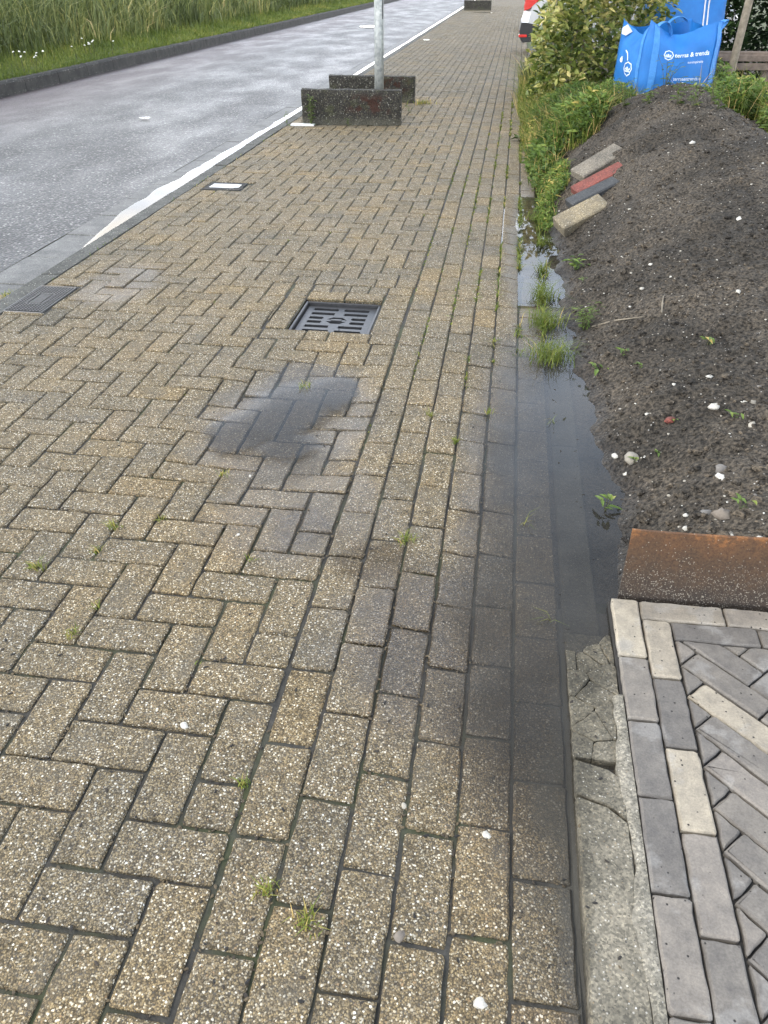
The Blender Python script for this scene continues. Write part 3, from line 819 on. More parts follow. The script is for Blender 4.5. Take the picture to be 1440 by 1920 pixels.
# puddles
def sheet(name, pts, z, mat, **k):
    n = len(pts); return mesh_ob(name, [(x, y, z) for x, y in pts], [tuple(range(n))], mat, loc=(*np.mean(pts, 0), z), **k)
def blob(cx, cy, rx, ry, n=26, sd_=0):
    return [(cx + rx * math.cos(a) * (1 + .3 * mn.noise(Vector((math.cos(a) * 1.5 + sd_, math.sin(a) * 1.5, sd_)))), cy + ry * math.sin(a) * (1 + .3 * mn.noise(Vector((math.cos(a) * 1.5, math.sin(a) * 1.5 + sd_, 4))))) for a in np.linspace(0, 2 * math.pi, n, endpoint=False)]
sheet('puddle', [(-.25, .45), (.3735, .45), (.3735, 1.639), (.60, 1.639), (.75, 3.9), (-.25, 3.9)], WATER_Z, M['water'], kind='structure', label='long muddy puddle along the right edge of the footpath below the soil', cat='puddle')
sheet('puddle', [(-.05, 3.905), (.8, 3.905), (.8, 7.0), (-.05, 7.0)], WATER_Z, M['clear'], kind='structure', label='bright narrow puddle further along, beside the four loose bricks', cat='puddle')
sheet('puddle', blob(-.72, 2.42, .42, .78, 40, 2.2), WATER_Z + .0005, M['pool'], kind='structure', label='shallow blue puddle in the middle of the footpath below the drain grate', cat='puddle')
for k, (px, py, wx, wy, lab) in enumerate(((800, 75, .08, .15, 'small puddle on the far footpath near the kerb'), 
                                           (905, 24, .4, .25, 'wide shallow puddle before the farthest concrete block'))):
    c = un(px, py); blob_sheet('puddle', blob(c[0], c[1], wx, wy, sd_=k * 3.1), .0065, M['gwater'], kind='structure', label=lab, cat='puddle')
for k, (px, py, wx, wy, lab) in enumerate(((272, 222, .07, .05, 'small bright puddle in the middle of the road'), (692, 50, .3, .6, 'small bright puddle far along the road'))):
    c = un(px, py, -.03); blob_sheet('puddle', blob(c[0], c[1], wx, wy, sd_=k * 2.3), -.022, M['gwater'], kind='structure', label=lab, cat='puddle')

# ------------------------------------------------------------------ steel edging
pl = MB()
nseg = 16; Xs = np.linspace(.398, 1.8, nseg + 1)
def plate_y(x, z): return 1.644 + .02 * (x - .4) + .012 * (z / .23)
prof = []
for x in Xs:
    top = .232 + .003 * math.sin(x * 9)
    lean = 0
    prof += [(x, plate_y(x, 0), -.05), (x, plate_y(x, top), top), (x, plate_y(x, top) + .007, top + .0005), (x, plate_y(x, 0) + .007, -.05)]
ff = [(0, 1, 2, 3)]
for i in range(nseg):
    a = i * 4
    ff += [(a, a + 4, a + 5, a + 1), (a + 1, a + 5, a + 6, a + 2), (a + 2, a + 6, a + 7, a + 3)]
mesh_ob('steel_edging', prof, ff, M['rust'], tint=.5, loc=(.4, 1.648, 0), label='rusty steel edging plate holding back the soil above the driveway', cat='edging')

# ------------------------------------------------------------------ concrete blocks, pole
def concrete_block(loc, size, rz, label):
    mb = MB(); sx, sy, sz = size; nx, ny, nz = 22, 3, 8
    # a slab with rough chipped faces
    def P(u, v_, w_):
        p = Vector(((u - .5) * sx, (v_ - .5) * sy, w_ * sz))
        e = .015 * mn.noise(Vector((p.x * 14 + loc[0], p.y * 14 + loc[1], p.z * 14)))
        d = Vector(((u - .5) * .2, (v_ - .5) * 2, (w_ - .5) * .5)).normalized()
        ed = 1 if (w_ > .99 or u < .01 or u > .99) and (v_ < .01 or v_ > .99) else 0
        p -= Vector((0, (v_ - .5) * 2 * .008 * ed, 0)); p.z -= .006 * ed * (w_ > .99)
        return p + d * e
    def face(fn, a, b):
        vv = [fn(i / a, j / b) for j in range(b + 1) for i in range(a + 1)]
        mb.add(vv, [(j * (a + 1) + i, j * (a + 1) + i + 1, (j + 1) * (a + 1) + i + 1, (j + 1) * (a + 1) + i) for j in range(b) for i in range(a)])
    face(lambda a, b: P(a, 0, b), nx, nz); face(lambda a, b: P(1 - a, 1, b), nx, nz)
    face(lambda a, b: P(a, b, 1), nx, ny); face(lambda a, b: P(0, 1 - a, b), ny, nz); face(lambda a, b: P(1, a, b), ny, nz)
    o = mb.build('concrete_block', M['moss'], None, label=label, cat='concrete block', group='concrete blocks on the footpath')
    o.location = loc; o.rotation_euler = (0, 0, rz); return o
concrete_block((-1.73, 9.32, 0), (1.09, .13, .345), R(4), 'mossy concrete block in front of the grey pole, rust stained')
concrete_block((-1.79, 11.12, 0), (1.10, .15, .30), R(2), 'dark concrete block just behind the grey pole')
concrete_block((-1.76, 39.2, 0), (1.15, .2, .36), R(0), 'small dark concrete block far up the footpath')
pole = empty('lamp_post', (-1.56, 10.2, 0), label='grey galvanised round pole standing between two concrete blocks', cat='pole')
mb = MB(); mb.tube([(0, 0, -.02), (0, 0, .8), (0, 0, 1.6), (0, 0, 3.2)], [.055, .055, .0545, .054], 24); mb.build('shaft', M['galv'], pole, smooth=True)
mb = MB(); mb.tube([(.048, -.03, .95), (.052, -.032, 1.4)], .006, 6); mb.build('seam_strip', M['trim'], pole)

# ------------------------------------------------------------------ iron covers
def grate_mask(n=72):
    m = np.ones((n, n), bool)
    rows = np.linspace(.13, .87, 6)
    for r_i, rv in enumerate(rows):
        for j in range(n):
            v_ = (j + .5) / n
            if abs(v_ - rv) > .040: continue
            for i in range(n):
                u = (i + .5) / n
                c = {0: .045, 1: .07, 2: .20, 3: .20, 4: .07, 5: .045}[r_i] + .10 * abs(v_ - rv)
                if c < abs(u - .5) < .40: m[j, i] = False
                if r_i in (2, 3) and abs(u - .5) < .115 - .9 * abs(v_ - (rows[2] + rows[3]) / 2) + .05: m[j, i] = False
    return m
def mask_plate(mb, m, x0, y0, sx, sy, z1, z0):
    n2, n1 = m.shape; dx, dy = sx / n1, sy / n2
    for j in range(n2):
        for i in range(n1):
            if not m[j, i]: continue
            a, b, c, d = x0 + i * dx, x0 + (i + 1) * dx, y0 + j * dy, y0 + (j + 1) * dy
            mb.add([(a, c, z1), (b, c, z1), (b, d, z1), (a, d, z1)], [(0, 1, 2, 3)])
            for di, dj, pa, pb in ((-1, 0, (a, d), (a, c)), (1, 0, (b, c), (b, d)), (0, -1, (a, c), (b, c)), (0, 1, (b, d), (a, d))):
                ii, jj = i + di, j + dj
                if ii < 0 or jj < 0 or ii >= n1 or jj >= n2 or not m[jj, ii]:
                    mb.add([(pa[0], pa[1], z0), (pb[0], pb[1], z0), (pb[0], pb[1], z1), (pa[0], pa[1], z1)], [(0, 1, 2, 3)])
gr = empty('drain_grate', (-.7735, 3.615, -.03), label='square cast iron drain grate set in the middle of the footpath', cat='drain grate')
m = grate_mask(); m[2:9, 46:66] = False
mb = MB(); mask_plate(mb, m, -.178, -.190, .356, .380, 0, -.022); mb.build('slotted_lid', M['iron'], gr)
mb = MB()
for c_, s_ in (((-.191, 0), (.014, .416)), ((.191, 0), (.014, .416)), ((0, .201), (.368, .014)), ((0, -.201), (.368, .014))):
    mb.box((c_[0], c_[1], .002), (s_[0], s_[1], .03), bev=.003)
mb.build('frame', M['iron'], gr)
mb = MB()
for a, b in (((-.2, -.21), (.2, -.21)), ((.2, -.21), (.2, .21)), ((.2, .21), (-.2, .21)), ((-.2, .21), (-.2, -.21))):
    mb.add([(a[0], a[1], -.015), (b[0], b[1], -.015), (b[0], b[1], -.5), (a[0], a[1], -.5)], [(0, 1, 2, 3)])
mb.add([(-.2, -.21, -.4), (.2, -.21, -.4), (.2, .21, -.4), (-.2, .21, -.4)], [(0, 1, 2, 3)])
mb.build('shaft', M['black'], gr)
mb = MB(); mb.box((0, 0, .002), (.055, .018, .006), bev=.002); mb.build('centre_boss', M['iron'], gr)

kd = empty('kerb_drain', (-2.34, 3.615, -.002), label='black iron kerb drain with studded lid at the edge of the road', cat='drain')
mb = MB(); mb.box((0, 0, -.012), (.205, .38, .022), bev=.004); mb.build('lid', M['trim'], kd)
mb = MB()
for i in range(11):
    for j in range(20):
        x, y = -.085 + i * .017, -.167 + j * .0176
        if abs(x) < .045 and abs(y) < .075: continue
        mb.box((x, y, .0015), (.009, .009, .006))
mb.build('stud_pattern', M['stud'], kd)
mb = MB()
for c_, s_ in (((-.042, 0), (.004, .15)), ((.042, 0), (.004, .15)), ((0, .073), (.084, .004)), ((0, -.073), (.084, .004))): mb.box((c_[0], c_[1], .0015), (s_[0], s_[1], .006))
for k in range(9): mb.box((0, -.056 + k * .014, .0012), (.06, .006, .0055))
mb.build('name_plate', M['stud'], kd)
mb = MB()
for c_, s_ in (((-.1, 0), (.007, .388)), ((.1, 0), (.007, .388)), ((0, .19), (.207, .007)), ((0, -.19), (.207, .007))): mb.box((c_[0], c_[1], -.003), (s_[0], s_[1], .014), bev=.002)
mb.build('rim', M['stud'], kd)
mb = MB()
for k in range(10):
    mb.add([(-.115, -.18 + k * .04, -.004), (-.115, -.165 + k * .04, -.004), (-.225, -.165 + k * .04, -.055), (-.225, -.18 + k * .04, -.055), (-.115, -.18 + k * .04, -.03), (-.115, -.165 + k * .04, -.03), (-.225, -.165 + k * .04, -.085), (-.225, -.18 + k * .04, -.085)],
           [(0, 1, 2, 3), (0, 3, 7, 4), (1, 5, 6, 2), (0, 4, 5, 1), (3, 2, 6, 7)])
mb.build('bar_grille', M['stud'], kd)
mb = MB(); mb.add([(-.112, -.195, -.012), (-.112, .215, -.012), (-.24, .215, -.072), (-.24, -.195, -.072)], [(0, 1, 2, 3)]); mb.build('dark_inlet', M['black'], kd)

uc = empty('utility_cover', (-2.185, 6.22, 0), label='small dark utility cover with a white insert near the kerb', cat='utility cover')
mb = MB(); mb.box((0, 0, -.02), (.30, .25, .045), bev=.004); mb.build('frame', M['dkerb'], uc)
mb = MB(); mb.add([(-.115, -.06, .0045), (.08, -.065, .0045), (.088, -.045, .0045), (.12, -.04, .0045), (.118, .05, .0045), (.085, .055, .0045), (.08, .06, .0045), (-.11, .055, .0045),
                   (-.115, -.06, -.01), (.08, -.065, -.01), (.088, -.045, -.01), (.12, -.04, -.01), (.118, .05, -.01), (.085, .055, -.01), (.08, .06, -.01), (-.11, .055, -.01)],
                  [tuple(range(8))] + [(8 + i, 8 + (i + 1) % 8, (i + 1) % 8, i) for i in range(8)]); mb.build('insert', M['white'], uc)
c = un(568, 235)
mb = MB(); mb.box((0, 0, .006), (.26, .10, .018), bev=.004)
o = mb.build('marker_slab', M['white'], label='flat white slab at the left foot of the front concrete block', cat='slab'); o.location = (c[0], c[1], 0); o.rotation_euler = (0, 0, R(3))

# ------------------------------------------------------------------ loose bricks on the soil
def soil_frame(px, py):
    p = on_soil(px, py); e = .08
    n = Vector((-(soil_z(p[0] + e, p[1]) - soil_z(p[0] - e, p[1])) / (2 * e), -(soil_z(p[0], p[1] + e) - soil_z(p[0], p[1] - e)) / (2 * e), 1)).normalized()
    return Vector(p), n
def loose_brick(px, py, ang, size, mat, label, lift=.0, tilt=(.0, .0)):
    p, n = soil_frame(px, py); n = Vector((n.x * .45 + tilt[0], n.y * .5 + tilt[1] - .30, 1)).normalized()
    d = Vector((math.cos(ang), math.sin(ang), 0)); d = (d - n * d.dot(n)).normalized(); s = n.cross(d)
    mb = MB()
    mb.box((0, 0, 0), size, bev=.008)
    o = mb.build('loose_brick', M[mat], label=label, cat='brick', group='loose bricks on the soil mound')
    from mathutils import Matrix
    o.matrix_world = Matrix.Translation(p + n * (size[2] * .12 + lift)) @ Matrix((d, s, n)).transposed().to_4x4()
loose_brick(1124, 308, R(34), (.36, .155, .06), 'greybrick', 'grey brown brick, farthest up the soil of the four loose bricks')
loose_brick(1124, 343, R(28), (.36, .115, .055), 'redbrick', 'red brick lying on the soil', .012)
loose_brick(1113, 371, R(28), (.34, .105, .055), 'darkbrick', 'charcoal brick between the red brick and the beige brick', .022)
loose_brick(1091, 410, R(30), (.32, .15, .075), 'beigebrick', 'beige aggregate brick nearest the puddle on the soil', .015, (.0, -.18))

# ------------------------------------------------------------------ vegetation generators (all arrays in world coordinates)
def unit(a): return a / (np.linalg.norm(a, axis=-1, keepdims=True) + 1e-9)
def blades(base, h, wd, lean, az, curl=.5):
    """base (n,3); curved tapered blades of 2 segments -> verts, faces"""
    n = len(base); d = np.stack([np.cos(az), np.sin(az), np.zeros(n)], -1)
    yaw = az + np.pi / 2 + RNG.normal(0, .6, n); s = np.stack([np.cos(yaw), np.sin(yaw), np.zeros(n)], -1) * (wd / 2)[:, None]
    h1 = (h * .55)[:, None]; L = lean[:, None]
    p1 = base + d * h1 * L * .55 + np.array([0, 0, 1]) * h1
    p2 = base + d * (h[:, None]) * L * (1 + curl * .4) + np.array([0, 0, 1]) * (h * (1 - .35 * lean))[:, None]
    v = np.stack([base - s, base + s, p1 + s * .8, p1 - s * .8, p2], 1).reshape(-1, 3)
    i = np.arange(n) * 5
    return v, [tuple(q) for q in np.stack([i, i + 1, i + 2, i + 3], -1)] + [tuple(q) for q in np.stack([i + 3, i + 2, i + 4], -1)]
def leaves(base, dirs, length, width, up=None, droop=.25):
    """pointed oval leaves with a fold -> verts, faces; 7 verts each"""
    n = len(base); d = unit(dirs); upv = np.tile(np.array([0, 0, 1.0]), (n, 1)) if up is None else unit(up)
    s = unit(np.cross(d, upv)); nn = np.cross(s, d)
    L, W = length[:, None], width[:, None]
    def pt(t, w_, lift): return base + d * L * t + s * W * w_ - upv * (L * droop * t * t) + nn * (W * lift)
    v = np.stack([pt(0, 0, 0), pt(.35, -.5, .16), pt(.38, 0, 0), pt(.35, .5, .16), pt(.72, -.34, .12), pt(.72, .34, .12), pt(1, 0, 0)], 1).reshape(-1, 3)
    i = np.arange(n) * 7
    F = []
    for q in ((0, 2, 1), (0, 3, 2), (1, 2, 6, 4), (2, 3, 5, 6)): F += [tuple(r) for r in np.stack([i + k for k in q], -1)]
    return v, F
def rep(t, k): return np.repeat(np.asarray(t, np.float32), k)
def rnd_dir(n, zmin=-.3, zmax=1.0):
    a = RNG.uniform(0, 2 * np.pi, n); z = RNG.uniform(zmin, zmax, n); r = np.sqrt(np.maximum(1 - z * z, .02))
    return np.stack([r * np.cos(a), r * np.sin(a), z], -1)

# grass verge across the road
def verge():
    ys = np.concatenate([np.arange(3, 30, .6), np.arange(30, 262, 6.)])
    xs = np.array([-7.26, -7.6, -8.2, -9, -10, -12, -16, -30])
    grid_ob('grass_verge', xs[::-1], ys, lambda X, Y: .085 + .10 * np.clip((-7.26 - X), 0, 3.5) + .02 * np.sin(Y * 1.9 + X * 3) * (X < -7.3), M['turf'], kind='structure', label='grassy bank beyond the dark kerb across the road', cat='verge')
    def zb(x): return .085 + .10 * np.clip(-7.26 - x, 0, 3.5)
    def scatter(n, x0, x1, pw=1.0):
        y = 8.2 + (RNG.random(n) ** 1.9) * 78; x = x0 + (x1 - x0) * RNG.random(n) ** pw
        return x, y
    n = 95000; x, y = scatter(n, -7.20, -9.3, 1.25)
    sc = .5 + np.clip((y - 8) / 18, 0, 3)
    h = RNG.uniform(.05, .17, n) * (1 + .9 * np.clip((-7.5 - x), 0, 2)); b = np.stack([x, y, zb(x) - .01], -1)
    v, f = blades(b, h, RNG.uniform(.007, .013, n) * sc, RNG.uniform(.1, .9, n), RNG.uniform(0, 6.28, n))
    pat = np.array([mn.noise(Vector((a * 1.2, c_ * .8, 3))) for a, c_ in zip(x, y)])
    mesh_ob('short_grass', v, f, M['grass'], tint=rep(np.clip(.52 + .35 * pat + RNG.normal(0, .13, n), 0, 1), 5), kind='stuff', label='short bright grass along the dark kerb', cat='grass')
    n = 52000; x, y = scatter(n, -8.05, -12.5, .9)
    h = RNG.uniform(.45, 1.4, n) * np.clip(.45 + (-8.0 - x) * .55, .35, 1.0); b = np.stack([x, y, zb(x) - .02], -1)
    sc = .75 + np.clip((y - 8) / 20, 0, 3)
    v, f = blades(b, h, RNG.uniform(.014, .028, n) * sc, RNG.uniform(.05, .75, n), RNG.uniform(0, 6.28, n), .9)
    pat = np.array([mn.noise(Vector((a * .9, c_ * .55, 9))) for a, c_ in zip(x, y)])
    mesh_ob('tall_reeds', v, f, M['reed'], tint=rep(np.clip(.42 + .45 * pat + RNG.normal(0, .18, n), 0, 1), 5), kind='stuff', label='tall reeds and long grass filling the bank across the road', cat='reeds')
    for px, py, lab in ((72, 112, 'white flower cluster in the grass at the far left'), (233, 90, 'white flower cluster in the grass near the dark kerb')):
        base = at_y(px, py, 12.6 if px < 100 else 15.0); x = min(base[0], -7.45); c_ = Vector((x, base[1], zb(x)))
        t = empty('flower_cluster', c_, label=lab, cat='flowers', group='white flowers on the verge')
        st, hd = MB(), MB()
        for k in range(9):
            q = Vector((random.gauss(0, .20), random.gauss(0, .16), .22 + random.uniform(-.05, .09)))
            st.tube([(q.x * .8, q.y * .8, 0), q], .003, 4, False)
            hd.tube([q, q + Vector((random.gauss(0, .3), random.gauss(0, .3), 1)).normalized() * .012], [.018, .013], 7)
        st.build('stems', M['stem'], t, kind='stuff'); hd.build('flower_heads', M['petal'], t, kind='stuff')
verge()

# hedges: leaf clumps through a lumpy volume
def hedge(name, box_, n, leaf, mat, label, tmean, group=None, step_z=0, stems=14, facing=None):
    x0, x1, y0, y1, z1 = box_; c = np.array([(x0 + x1) / 2, (y0 + y1) / 2, 0])
    root = empty(name, (c[0], c[1], 0), label=label, cat='hedge')
    u = RNG.random((n, 3)); u[:, 1] = np.where(RNG.random(n) < .6, u[:, 1] ** 2.2, u[:, 1])
    u[:, 2] = u[:, 2] ** .9
    p = np.stack([x0 + (x1 - x0) * u[:, 0], y0 + (y1 - y0) * u[:, 1], .04 + z1 * u[:, 2]], -1)
    lump = np.array([mn.noise(Vector((a * 2.4, b_ * 2.4, d_ * 2.4))) for a, b_, d_ in p])
    p[:, 1] += -.22 * lump - .10; p[:, 0] += .16 * np.array([mn.noise(Vector((a * 2 + 7, b_ * 2, d_ * 2))) for a, b_, d_ in p])
    keep = lump > -.34; p, lump = p[keep], lump[keep]; n = len(p)
    d = rnd_dir(n, -.5, .9); d[:, 1] -= .5
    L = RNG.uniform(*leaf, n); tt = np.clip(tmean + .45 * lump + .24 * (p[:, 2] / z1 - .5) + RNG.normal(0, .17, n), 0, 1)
    upv = rnd_dir(n, .3, 1.0)
    v, f = leaves(p - c, d, L, L * RNG.uniform(.40, .52, n), upv, .2)
    mesh_ob('foliage', v, f, M[mat], root, tint=rep(tt, 7), kind='stuff')
    mb = MB()
    for k in range(stems):
        x = random.uniform(x0 + .1, x1 - .1) - c[0]; yy = random.uniform(y0 + .15, y1 - .1) - c[1]
        mb.tube([(x, yy, -.05), (x + random.uniform(-.1, .1), yy + random.uniform(-.1, .1), z1 * .5), (x + random.uniform(-.2, .2), yy + random.uniform(-.15, .15), z1 * .9)], [.014, .01, .005], 5)
    mb.build('branches', M['bark'], root, kind='stuff')
hedge('hedge', (.24, 1.62, 9.8, 12.2, 1.38), 8600, (.065, .115), 'hedge', 'variegated cream and green leafy hedge behind the front blue bag', .60)
hedge('hedge', (2.0, 5.4, 12.5, 14.0, 2.5), 26000, (.07, .115), 'laurel', 'dark green hedge behind the sapling and the second blue bag', .40)
hedge('hedge', (.35, 2.6, 26.0, 29.0, 1.7), 3500, (.10, .17), 'hedge', 'far yellow green hedge beyond the parked car', .66, stems=6)

# ------------------------------------------------------------------ weeds and small plants
def weed(px, py, r, h, label, n=20, leaf=(.02, .05), stems=5, on='soil', mat='weed', tone=.6, name='weed', wide=.35, group=None, pos=None):
    p = pos if pos is not None else (on_soil(px, py) if on == 'soil' else un(px, py))
    root = empty(name, (p[0], p[1], p[2]), label=label, cat='weed')
    if group: root['group'] = group
    st = MB(); B, D, T = [], [], []
    for k in range(stems):
        a = random.uniform(0, 6.28); q = Vector((math.cos(a), math.sin(a), 0)) * r * random.uniform(.15, .8); hh = h * random.uniform(.6, 1.05)
        pts = [Vector((q.x * .1, q.y * .1, -.01)), Vector((q.x * .45, q.y * .45, hh * .55)), Vector((q.x, q.y, hh))]
        st.tube(pts, [max(.0012, h * .010), max(.001, h * .008), max(.0007, h * .004)], 4, False)
        m_ = max(3, n // stems)
        for i in range(m_):
            t = (i + .6) / m_; c_ = pts[0].lerp(pts[1], t * 2) if t < .5 else pts[1].lerp(pts[2], t * 2 - 1)
            aa = i * 2.4 + random.uniform(-.4, .4)
            B.append(c_); D.append((math.cos(aa), math.sin(aa), random.uniform(.1, .8))); T.append(tone + random.gauss(0, .12))
    B, D = np.array(B), np.array(D); L = RNG.uniform(*leaf, len(B))
    v, f = leaves(B, D, L, L * wide, None, .35)
    st.build('stems', M['stem'], root, kind='stuff')
    mesh_ob('leaves', v, f, M[mat], root, tint=rep(np.clip(T, 0, 1), 7), kind='stuff')
    return root
def tuft(px, py, n, h, spread, label, z=0.0, tone=.55, pos=None, group=None, lean=(.2, 1.0), wd=(.0016, .0032)):
    p = np.array(pos) if pos is not None else un(px, py, z)
    b = np.stack([RNG.normal(0, spread, n), RNG.normal(0, spread, n), np.full(n, -.008)], -1)
    v, f = blades(b, RNG.uniform(.45, 1.1, n) * h, RNG.uniform(*wd, n), RNG.uniform(*lean, n), RNG.uniform(0, 6.28, n))
    return mesh_ob('grass_tuft', v + p, f, M['grass'], tint=rep(np.clip(tone + RNG.normal(0, .16, n), 0, 1), 5), loc=tuple(p), label=label, cat='grass tuft', group=group or 'grass tufts in the paving')

# tufts in the joints of the footpath
for px, py, n, h, sp, lab in (
    (72, 1064, 26, .035, .010, 'green grass tuft at the left edge of the herringbone, largest of that side'),
    (136, 1188, 18, .028, .008, 'grass tuft in a joint, lowest of the four on the left'),
    (178, 1032, 16, .026, .007, 'grass tuft just right of the leftmost tuft'),
    (214, 988, 20, .028, .011, 'pale grass tuft, uppermost of the left group'),
    (302, 974, 12, .022, .007, 'tiny grass tuft left of the wet patch'),
    (180, 1138, 10, .02, .006, 'tiny brown green tuft between two left tufts'),
    (765, 1012, 26, .032, .012, 'grass tuft beside the dark wet bricks'),
    (578, 1730, 26, .034, .012, 'grass tuft nearest the bottom of the footpath'),
    (500, 1668, 20, .032, .007, 'upright grass tuft in a long joint near the bottom'),
    (457, 1466, 14, .026, .006, 'dark green tuft in the joint above the nearest ones'),
    (572, 722, 14, .03, .012, 'grass sprig at the upper rim of the blue puddle'),
    (420, 888, 12, .022, .008, 'tiny tuft left of the blue puddle'),
    (854, 828, 16, .03, .007, 'green sprout in the second straight course from the soil'),
    (806, 778, 14, .028, .007, 'green sprout in the third straight course from the soil'),
    (916, 772, 14, .028, .007, 'green sprout in the straight course next to the wet edge'),
    (472, 1050, 12, .024, .008, 'grass sprig on the wet herringbone left of the dark bricks')):
    tuft(px, py, int(n * 1.7), h * 1.25, sp * 1.1, lab, tone=.68, wd=(.0022, .004))
# strips of grass growing in the straight joints further up: nobody could count it
def joint_grass():
    B, H, T = [], [], []
    for X, y0, y1, dens, hh in ((.124, 3.3, 11, 240, .05), (.014, 3.2, 11.5, 170, .035), (-.093, 2.9, 10.5, 110, .03), (-.201, 3.0, 9, 80, .028), (-.312, 2.6, 7.5, 60, .024), (-.424, 4.0, 7.5, 46, .022),
                                (.25, 3.3, 7.0, 170, .07), (.25, 7.0, 12.5, 240, .08), (-2.435, 3.9, 12, 30, .03)):
        n = int((y1 - y0) * dens); y = RNG.uniform(y0, y1, n)
        k = np.array([mn.noise(Vector((X * 9, a * 1.6, 2))) + .5 * mn.noise(Vector((X * 9, a * 6, 7))) for a in y]) > .0
        y = y[k]; B.append(np.stack([X + RNG.normal(0, .006, len(y)), y, G(np.full(len(y), X), y) - .01], -1)); H.append(RNG.uniform(.4, 1.1, len(y)) * hh); T.append(np.clip(RNG.normal(.55, .2, len(y)), 0, 1))
    # sparse sprigs in the herringbone
    n = 700; y = RNG.uniform(1.2, 9, n); x = XE - RNG.integers(0, 17, n) * PX; ok = np.array([mn.noise(Vector((a * 3, b * 3, 11))) for a, b in zip(x, y)]) > .22
    x, y = x[ok], y[ok]; B.append(np.stack([x + RNG.normal(0, .003, len(x)), y, G(x, y) - .01], -1)); H.append(RNG.uniform(.008, .02, len(x))); T.append(np.clip(RNG.normal(.6, .2, len(x)), 0, 1))
    B, H, T = np.concatenate(B), np.concatenate(H), np.concatenate(T); n = len(B)
    v, f = blades(B, H, RNG.uniform(.003, .006, n) * (1 + .12 * B[:, 1]), RNG.uniform(.2, 1.2, n), RNG.uniform(0, 6.28, n))
    mesh_ob('joint_grass', v, f, M['grass'], tint=rep(T, 5), kind='stuff', label='thin grass and moss growing in the joints of the footpath', cat='grass')
joint_grass()
# grass in the puddle
for px, py, n, h, sp, lab in ((1018, 560, 130, .13, .035, 'yellow green grass clump standing between the two puddles'), (1022, 610, 190, .13, .038, 'tall grass clump at the head of the long puddle'),
                              (1030, 672, 260, .11, .045, 'green grass clump spreading into the long puddle'), (1018, 510, 60, .10, .02, 'thin grass strip in the bright puddle'),
                              (1016, 460, 60, .10, .02, 'grass strip farther along the bright puddle'), (1000, 412, 50, .10, .025, 'grass strip at the far end of the bright puddle')):
    tuft(px, py, n, h, sp, lab, -.012, .50, None, 'grass clumps in the puddles', (.3, 1.4), (.002, .0045))
for px, py, lab in ((1040, 792, 'thin drowned grass sprig lying on the long puddle'), (1032, 1160, 'pale grass blade floating on the lower puddle'), (985, 980, 'thin straw lying over the upper puddle edge')):
    tuft(px, py, 5, .05, .008, lab, -.008, .75, None, 'floating grass blades', (.9, 1.6), (.0015, .0025))
weed(1096, 618, .10, .13, 'feathery green weed at the water edge right of the grass clump', 160, (.02, .045), 16, wide=.14, tone=.6)
weed(1080, 505, .09, .07, 'broad leaved weed beside the bright puddle', 40, (.035, .065), 6, tone=.6, wide=.4)
for px, py, r, lab in ((1125, 700, .05, 'small green weed with pointed leaves low on the soil near the water'), (1168, 668, .045, 'small rosette weed on the soil right of the feathery weed'), (1202, 690, .03, 'tiny seedling right of the small rosette'),
                       (1325, 648, .05, 'pale grassy seedling alone on the upper right soil'), (1378, 785, .035, 'small seedling at the right edge of the soil'), (1136, 953, .055, 'bright seedling standing in the long puddle'),
                       (1232, 852, .02, 'tiny sprout above the grey stone'), (1190, 868, .035, 'sprout growing on the grey stone at the water'), (1262, 795, .025, 'tiny sprout on the red shard'),
                       (1390, 955, .035, 'grassy seedling just above the steel plate'), (1095, 530, .03, 'seedling left of the white stones high on the slope')):
    if px == 1136:
        weed(px, py, r, .05, lab, 10, (.03, .055), 3, on='flat', tone=.68, wide=.3, name='seedling', group='seedlings on the soil')
    else:
        weed(px, py, r, r * 1.0, lab, 10, (r * .6, r * 1.2), 3, tone=.64, wide=.32, name='seedling', group='seedlings on the soil')
# weeds along the top of the mound
for px, py, h, lab in ((1170, 200, .20, 'leafy weed on the left shoulder of the mound'), (1185, 172, .18, 'leafy weed at the foot of the left bag strap'), (1248, 160, .22, 'weed growing up over the printed web address'), (1215, 195, .12, 'low weed below the crest of the mound'),
                       (1270, 195, .16, 'narrow leaved weed on the crest before the bag'), (1300, 200, .18, 'grassy weed on the right of the crest'), (1345, 205, .16, 'pale weed at the right shoulder of the mound'), (1335, 190, .2, 'dark weed behind the right shoulder')):
    weed(px, py, h * .6, h, lab, 46, (.03, .075), 7, tone=.6, wide=.26, group='weeds on the mound')

